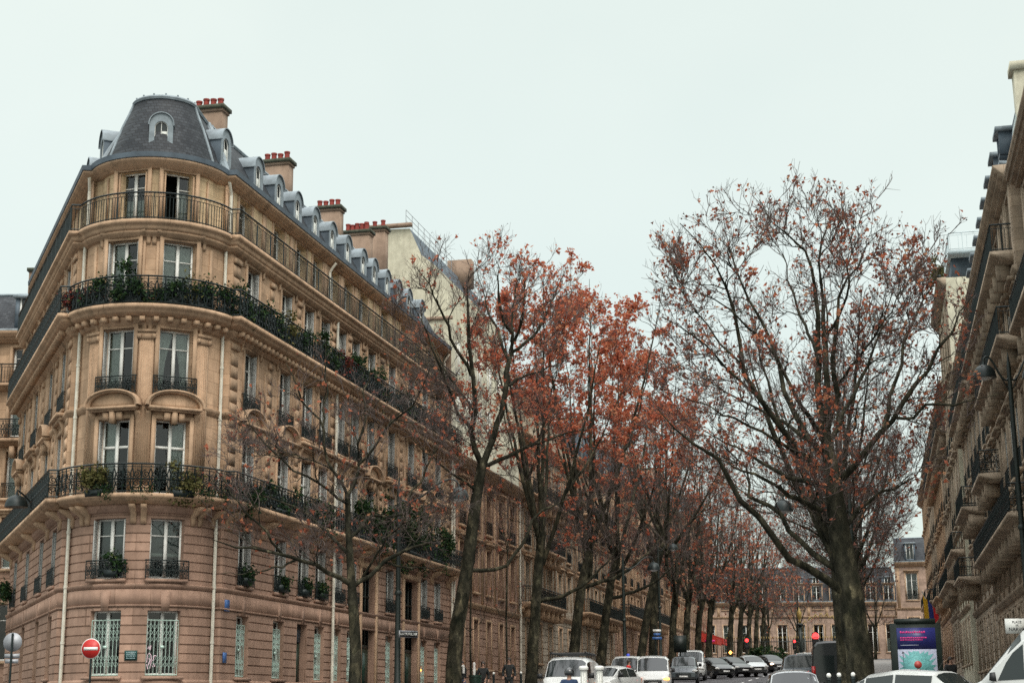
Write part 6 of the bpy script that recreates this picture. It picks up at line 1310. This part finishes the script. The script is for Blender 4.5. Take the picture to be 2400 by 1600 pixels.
# ================================================================ people
def skin_mesh(name,J,edges,mt,parent,sub=2,root=0):
    me=bpy.data.meshes.new(name); me.from_pydata([j[:3] for j in J],edges,[]); o=link(name,me,parent); me.materials.append(M[mt])
    md=o.modifiers.new('skin','SKIN'); md.use_smooth_shade=True; sl_=me.skin_vertices[0].data if me.skin_vertices else None
    if sl_ is None:
        bm=__import__('bmesh').new(); bm.from_mesh(me); bm.verts.layers.skin.verify(); bm.to_mesh(me); bm.free(); sl_=me.skin_vertices[0].data
    for i,j in enumerate(J): r=j[3]; sl_[i].radius=(r if not isinstance(r,tuple) else r[0],r if not isinstance(r,tuple) else r[1]); sl_[i].use_root=(i==root)
    s=o.modifiers.new('smooth','SUBSURF'); s.levels=sub; s.render_levels=sub; return o
def person(label,x,y,rz,top,legs,H=1.75,step=.18,arm=.12,hairm='hair',bend=.0,z=None,helmet=False,scarf=None):
    t=thing('person',label,'person',(x,y,ground(y) if z is None else z),rz); k=H/1.75; t.scale=(k,k,k)
    # faces -Y in its own space; hips, spine, neck, head; legs mid stride; arms slightly bent
    J=[(0,0,.95,.12),(0,-.0,1.12,.115),(0,bend*-.3,1.32,.135),(0,bend*-.5-.01,1.47,.055),(0,bend*-.6-.02,1.56,.062),(0,bend*-.7-.03,1.64,.085),(0,bend*-.7-.02,1.71,.07)]
    E=[(0,1),(1,2),(2,3),(3,4),(4,5),(5,6)]
    def add(p,pts):
        for q in pts: J.append(q); E.append((p,len(J)-1)); p=len(J)-1
        return p
    hands=[]
    for sx in(-1,1):
        add(0,[(sx*.10,-step*.1*sx,.88,.09),(sx*.105,-step*.9*sx-.03,.50,.062),(sx*.105,-step*1.0*sx+.06,.10,.042),(sx*.105,-step*1.0*sx-.10,.04,.035)])
        sh=(sx*.19,bend*-.3,1.41,.06); el=(sx*.27,.06+arm*sx,1.14,.045); wr_=(sx*.27,-.06+arm*1.8*sx,.92,.03); pm=(sx*.27,-.09+arm*2*sx,.86,.032)
        w_=add(2,[sh,el,wr_,pm]); hands.append(pm)
        for f in range(4): add(w_,[(pm[0]+sx*.006,pm[1]+(f-1.5)*.021,pm[2]-.045,.0095),(pm[0]-sx*.006,pm[1]+(f-1.5)*.022-.008,pm[2]-.085-.008*(1.5-abs(f-1.5)),.008)])
        add(w_,[(pm[0]-sx*.012,pm[1]-.045,pm[2]-.01,.010),(pm[0]-sx*.016,pm[1]-.062,pm[2]-.045,.009)])
    hd=J[5]; add(5,[(hd[0],hd[1]-.092,hd[2]-.015,.016)])
    skin_mesh('body',J,E,'skin',t)
    # jacket and trousers follow the body
    Jj=[(0,0,.86,.155),(0,0,1.0,.15),(0,-.0,1.15,.15),(0,bend*-.3,1.33,.165),(0,bend*-.5-.01,1.46,.075)]; Ej=[(0,1),(1,2),(2,3),(3,4)]
    for sx in(-1,1):
        b=len(Jj); Jj+=[(sx*.19,bend*-.3,1.41,.082),(sx*.275,.06+arm*sx,1.14,.066),(sx*.27,-.06+arm*1.8*sx,.93,.05)]; Ej+=[(3,b),(b,b+1),(b+1,b+2)]
    skin_mesh('jacket',Jj,Ej,top,t)
    Jt=[(0,0,.93,.135)]; Et=[]
    for sx in(-1,1):
        b=len(Jt); Jt+=[(sx*.10,-step*.1*sx,.84,.10),(sx*.105,-step*.9*sx-.03,.50,.078),(sx*.105,-step*1.0*sx+.06,.10,.06)]; Et+=[(0,b),(b,b+1),(b+1,b+2)]
    skin_mesh('trousers',Jt,Et,legs,t)
    for sx in(-1,1): q=MB(); q.prism([(-.14,0),(.07,0),(.08,.08),(.02,.11),(-.06,.07),(-.14,.05)],-.042,.042,0,'x',lambda V,sx=sx: np.asarray(V)+np.array([sx*.105,-step*1.0*sx+.04,.0])); q.build('shoe',M['ink'],t)
    hx=hd[:3]; q=MB(); n=9
    if helmet: q.lathe([(.02,.155)]+[(.142*math.cos(a),.145*math.sin(a)) for a in np.linspace(1.3,-.5,8)],14,0,(hx[0],hx[1]+.01,hx[2]+.02)); q.build('helmet',M['black_car'],t,smooth=True); v=MB(); v.box(-.10,.10,-.135,-.10,-.03,.05); v.V=[w+np.array(hx) for w in v.V]; v.build('visor',M['car_glass'],t)
    else: q.lathe([(.01,.118)]+[(.105*math.cos(a),.115*math.sin(a)) for a in np.linspace(1.3,-.1,6)],12,0,(hx[0],hx[1]+.022,hx[2]+.03)); q.box(-.09,.09,.02,.10,-.12,.04); q.V[-1]=q.V[-1]+np.array(hx); q.build('hair',M[hairm],t,smooth=True)
    e=MB(); [e.box(sx*.033-.012,sx*.033+.012,-.092,-.080,-.0,.012) for sx in(-1,1)]; e.box(-.028,.028,-.092,-.082,-.062,-.052); e.V=[w+np.array(hx) for w in e.V]; e.build('face_features',M['ink'],t)
    if scarf: q=MB(); q.lathe([(.07,-.20),(.13,-.14),(.12,-.06),(.08,-.05)],12,0,hx); q.box(-.05,.05,-.20,-.14,-.45,-.12); q.V[-1]=q.V[-1]+np.array(hx); q.build('scarf',M[scarf],t,smooth=True)
    return t
def pp(x,Y): return at(x,1590,Y)[0],Y
person('person in dark clothes with a white scarf beside the leaning tree trunk',*pp(1082,73),.5,'black_cloth','denim',1.68,scarf='white_cloth')
person('person in a long black coat by the litter bin, facing the camera',*pp(1132,71),.1,'black_cloth','black_cloth',1.66,arm=.04)
person('man in black with arms out from his sides, in front of the town house',*pp(1193,74),.0,'black_cloth','black_cloth',1.80,step=.1,arm=.0)
person('person in a bright red jacket walking beside the roof rack van',*pp(1303,76.5),.3,'red_cloth','black_cloth',1.80)
person('rider in a black helmet and blue jacket among the white posts',*pp(1334,40),2.9,'blue_cloth','black_cloth',1.56,helmet=True)
person('person in red leaning by the open door of the amber lit van',*pp(1474,80),1.2,'red_cloth','black_cloth',1.62)
person('dark clothed person on the right pavement beside the advertising panel',*pp(2230,62),.2,'black_cloth','black_cloth',1.74)
# ================================================================ balcony plants
def plant(label,seg,s,d,z,size,n,mt,tub=True,cat='plant',hang=.0,group='plants on the iron balconies',lsz=(.07,.14)):
    rg=np.random.default_rng(int(abs(s)*100+z*7+n)); t=thing('balcony_plant',label,cat,seg.P(s,d,z),seg.rz(s),group)
    k=max(3,int(n/60)); c=rg.normal(size=(k,3))*np.array(size)*.33+np.array([0,0,size[2]*.5+.15]); c[:,2]=np.clip(c[:,2],-hang,size[2]+.3)
    w=rg.integers(0,k,n); p=c[w]+rg.normal(size=(n,3))*np.array([.13,.11,.13]); p[:,1]=np.clip(p[:,1],-.42,.3)
    n=int(n*1.7); w=rg.integers(0,k,n); p=c[w]+rg.normal(size=(n,3))*np.array([.14,.11,.14]); p[:,1]=np.clip(p[:,1],-.42,.3); V,F=leaves(np.stack([p,p+rg.normal(size=(n,3))*.05],1),n,lsz,rg,0,.1); mb=MB(); mb.add(V,F); mb.build('leaves',M[mt],t)
    st=MB(); b=np.zeros((k,3)); b[:,0]=c[:,0]*.6; b[:,2]=.12; st.tubes(np.stack([b,(b+c)/2+rg.normal(size=(k,3))*.04,c],1),np.tile([.014,.010,.006],(k,1)),4); st.build('stems',M['twig'],t)
    if tub: q=MB(); q.prism([(-size[0]*.42,0),(size[0]*.42,0),(size[0]*.48,.24),(-size[0]*.48,.24)],-.13,.13,0,'y'); q.build('planter',M['iron'],t)
    return t
m_=SF.L/2
for s,sz,n,mt,lab in ((m_-2.75,(.9,.25,.75),330,'leaf_wine','wine red trailing plant at the left end of the fourth floor balcony'),(m_-1.75,(1.1,.25,.75),420,'leaf_green','dark bushy plant under the left fourth floor window'),
  (m_-.55,(.95,.3,1.25),620,'leaf_green','tallest light green shrub in the middle of the fourth floor balcony'),(m_+.75,(1.0,.25,.7),380,'leaf_green','dark plant below the right fourth floor window'),(m_+1.75,(.9,.25,.75),360,'leaf_green','trailing green plant right of the fourth floor window'),(m_+2.7,(.8,.25,.95),330,'leaf_green','light green spreading plant by the right drain pipe'),(m_+1.35,(.3,.2,1.25),70,'leaf_olive','thin olive plant rising above the fourth floor rail')):
    plant(lab,SF,s,.40,15.43,sz,n,mt)
for i,(s,sz,n,mt) in enumerate(((.35,(.7,.3,1.0),420,'leaf_green'),(1.5,(1.3,.3,1.05),620,'leaf_green'),(3.1,(1.6,.3,.9),640,'leaf_green'),(4.6,(1.0,.3,1.0),380,'leaf_olive'),(6.4,(1.4,.3,.8),420,'leaf_green'),(9.6,(1.5,.3,1.2),560,'leaf_green'),(12.0,(1.9,.3,.9),560,'leaf_wine'),(14.2,(1.9,.3,1.2),640,'leaf_green'),(16.4,(1.5,.3,1.5),560,'leaf_green'),(20.5,(1.6,.3,1.2),480,'leaf_green'),(24.5,(1.6,.3,1.4),520,'leaf_green'))):
    plant(('dark shrub at the corner of the fourth floor balcony, avenue side','dense green mass second along the avenue balcony','long dark green hedge third along the avenue balcony','pale olive bush showing above the avenue balcony rail','low green plant midway along the fourth floor avenue balcony','rounded green bush past the second drain pipe, fourth floor','wine red creeper spilling over the fourth floor avenue rail','large green bush right of the wine red creeper','tall green bush above the dark carriage door, fourth floor','green bush near the far end of the fourth floor balcony','last green bush on the fourth floor avenue balcony')[i],SR,s,.36,15.43,sz,n,mt)
plant('brownish bush hanging through the second floor rail, left window',SF,m_-1.25,.58,8.66,(.75,.3,.75),520,'leaf_olive',hang=.35); plant('brownish bush hanging through the second floor rail, right window',SF,m_+1.25,.58,8.66,(.85,.3,.8),520,'leaf_olive',hang=.35)
for s,n,lab in((m_-.2,240,'strip of creeping green along the middle of the second floor balcony edge'),(m_+2.3,260,'strip of creeping green at the right of the second floor balcony edge')): plant(lab,SF,s,.62,8.5,(1.9,.2,.25),n,'leaf_green',tub=False,lsz=(.05,.09))
for i,(s,n,sz) in enumerate(((1.2,420,(2.2,.3,.6)),(4.5,520,(2.4,.3,.8)),(8.5,520,(2.2,.3,.7)),(14.4,1500,(3.0,.5,1.7)),(18.4,2100,(3.2,.6,2.2)),(22.2,2000,(3.0,.6,2.1)),(26.2,1300,(2.8,.5,1.5)))):
    plant(('creeper on the second floor avenue rail beside the corner','green creeper under the second pediment window','thin creeper midway along the second floor avenue balcony','bushy evergreen on the second floor above the first carriage door','largest evergreen mass on the second floor balcony','evergreen mass above the second carriage door','last evergreen on the second floor avenue balcony')[i],SR,s,.55,8.70,sz,n,'leaf_green',hang=.4 if i<3 else 1.3)
for s,lab in((1.97,'shrub in the first avenue window box, first floor'),(5.5,'shrub in the second avenue window box, first floor'),(8.05,'spiky shrub in the third avenue window box, first floor'),(10.05,'shrub in the fourth avenue window box, first floor')): plant(lab,SR,s,.10,5.97,(.75,.10,.45),150,'leaf_green',group='plants in the first floor windows')
plant('slender plant in the left first floor window of the rounded corner',SF,FB[0]+.2,.06,5.97,(.5,.1,.75),150,'leaf_green',group='plants in the first floor windows')
plant('wide green bush hanging from the far left flank window, first floor',SL,2.4,.35,6.2,(1.2,.4,.6),520,'leaf_green',tub=False,group='plants in the first floor windows')
sgt=Straight(av(57,27.75),XR,12.4); 
for s,lab in ((2.8,'straggly shrub at the corner of the right roof terrace'),(4.6,'olive shrub behind the straggly one on the roof terrace')): plant(lab,sgt,s,.0,28.95,(1.8,.6,1.8),420,'leaf_olive',group='roof terrace shrubs',lsz=(.10,.2))
# hedge by the park
Yh=150; p=at(1800,1552,Yh); rg=np.random.default_rng(3); t=thing('hedge','rounded dark green hedge beside the silver car','hedge',(p[0],Yh,ground(Yh))); q=rg.normal(size=(1500,3)); q/=np.linalg.norm(q,axis=1,keepdims=True); q=q*rg.random((1500,1))**.4*np.array([2.0,1.2,1.1])+np.array([0,0,1.0]); V,F=leaves(np.stack([q,q+.04],1),1500,(.15,.3),rg,0,.1); mb=MB(); mb.add(V,F); mb.build('leaves',M['leaf_green'],t); st=MB(); [st.rod((a,0,0),(a*1.2,0,1.2),.05,5) for a in(-1,-.3,.4,1.1)]; st.build('stems',M['twig'],t)
# ================================================================ light, sky, camera
w=bpy.data.worlds.new('World'); sc.world=w; w.use_nodes=True; nt=w.node_tree
bg=nt.nodes['Background']; out=nt.nodes['World Output']
sky=nt.nodes.new('ShaderNodeTexSky'); sky.sky_type='NISHITA'; sky.sun_disc=False; sky.sun_elevation=R(52); sky.sun_rotation=R(160); sky.dust_density=4.0; sky.air_density=1.0
nt.links.new(sky.outputs[0],bg.inputs[0]); bg.inputs[1].default_value=0.05
# the overcast: pale greenish cloud, brighter overhead, with faint clouding
tc=nt.nodes.new('ShaderNodeTexCoord'); sx=nt.nodes.new('ShaderNodeSeparateXYZ'); nt.links.new(tc.outputs['Generated'],sx.inputs[0])
c=ramp(nt,sx.outputs[2],[(0.0,(0.665,0.728,0.650)),(0.30,(0.725,0.790,0.698)),(0.50,(0.74,0.804,0.712)),(1.0,(1.0,1.0,1.0))])
n=noise(nt,tc.outputs['Generated'],2.2,4,0.55); f=ramp(nt,n,[(0.3,(0.93,0.95,0.955)),(0.7,(1.06,1.045,1.04))])
cl=nt.nodes.new('ShaderNodeBackground'); nt.links.new(mix(nt,1.0,c,f,'MULTIPLY'),cl.inputs[0]); 
mr=nd(nt,'ShaderNodeMapRange'); mr.inputs[1].default_value=0.45; mr.inputs[2].default_value=1.0; mr.inputs[3].default_value=1.0; mr.inputs[4].default_value=2.9; nt.links.new(sx.outputs[2],mr.inputs[0]); nt.links.new(mr.outputs[0],cl.inputs[1])
ad=nt.nodes.new('ShaderNodeAddShader'); nt.links.new(bg.outputs[0],ad.inputs[0]); nt.links.new(cl.outputs[0],ad.inputs[1]); nt.links.new(ad.outputs[0],out.inputs[0])
sl=bpy.data.lights.new('sun','SUN'); sl.energy=1.5; sl.angle=R(30); sl.color=(1.0,0.95,0.87); so=bpy.data.objects.new('sun',sl); COL.objects.link(so)
so.rotation_euler=(R(38),0,R(20))
sc.view_settings.view_transform='Standard'; sc.view_settings.look='None'; sc.view_settings.exposure=0; sc.view_settings.gamma=1
cam=bpy.data.cameras.new('camera'); cam.sensor_width=36; cam.lens=36*FPX/2400; cam.clip_end=4000; cam.clip_start=.1
co=bpy.data.objects.new('camera',cam); COL.objects.link(co); co.location=(0,0,CZ)
# columns: right, up, back of the camera
c_,s_=math.cos(ROLL),math.sin(ROLL); r0=Vector((1,0,0)); u0=Vector((0,-math.sin(PITCH),math.cos(PITCH))); f0=Vector((0,math.cos(PITCH),math.sin(PITCH)))
r1=r0*c_-u0*s_; u1=r0*s_+u0*c_
co.matrix_world=Matrix(((r1.x,u1.x,-f0.x,0),(r1.y,u1.y,-f0.y,0),(r1.z,u1.z,-f0.z,CZ),(0,0,0,1)))
sc.camera=co
sc.cycles.max_bounces=6; sc.cycles.transparent_max_bounces=12; sc.cycles.use_denoising=False
for ob in list(bpy.data.objects):
    if ob.type=='MESH' and len(ob.data.polygons)==0 and not ob.modifiers: bpy.data.objects.remove(ob)
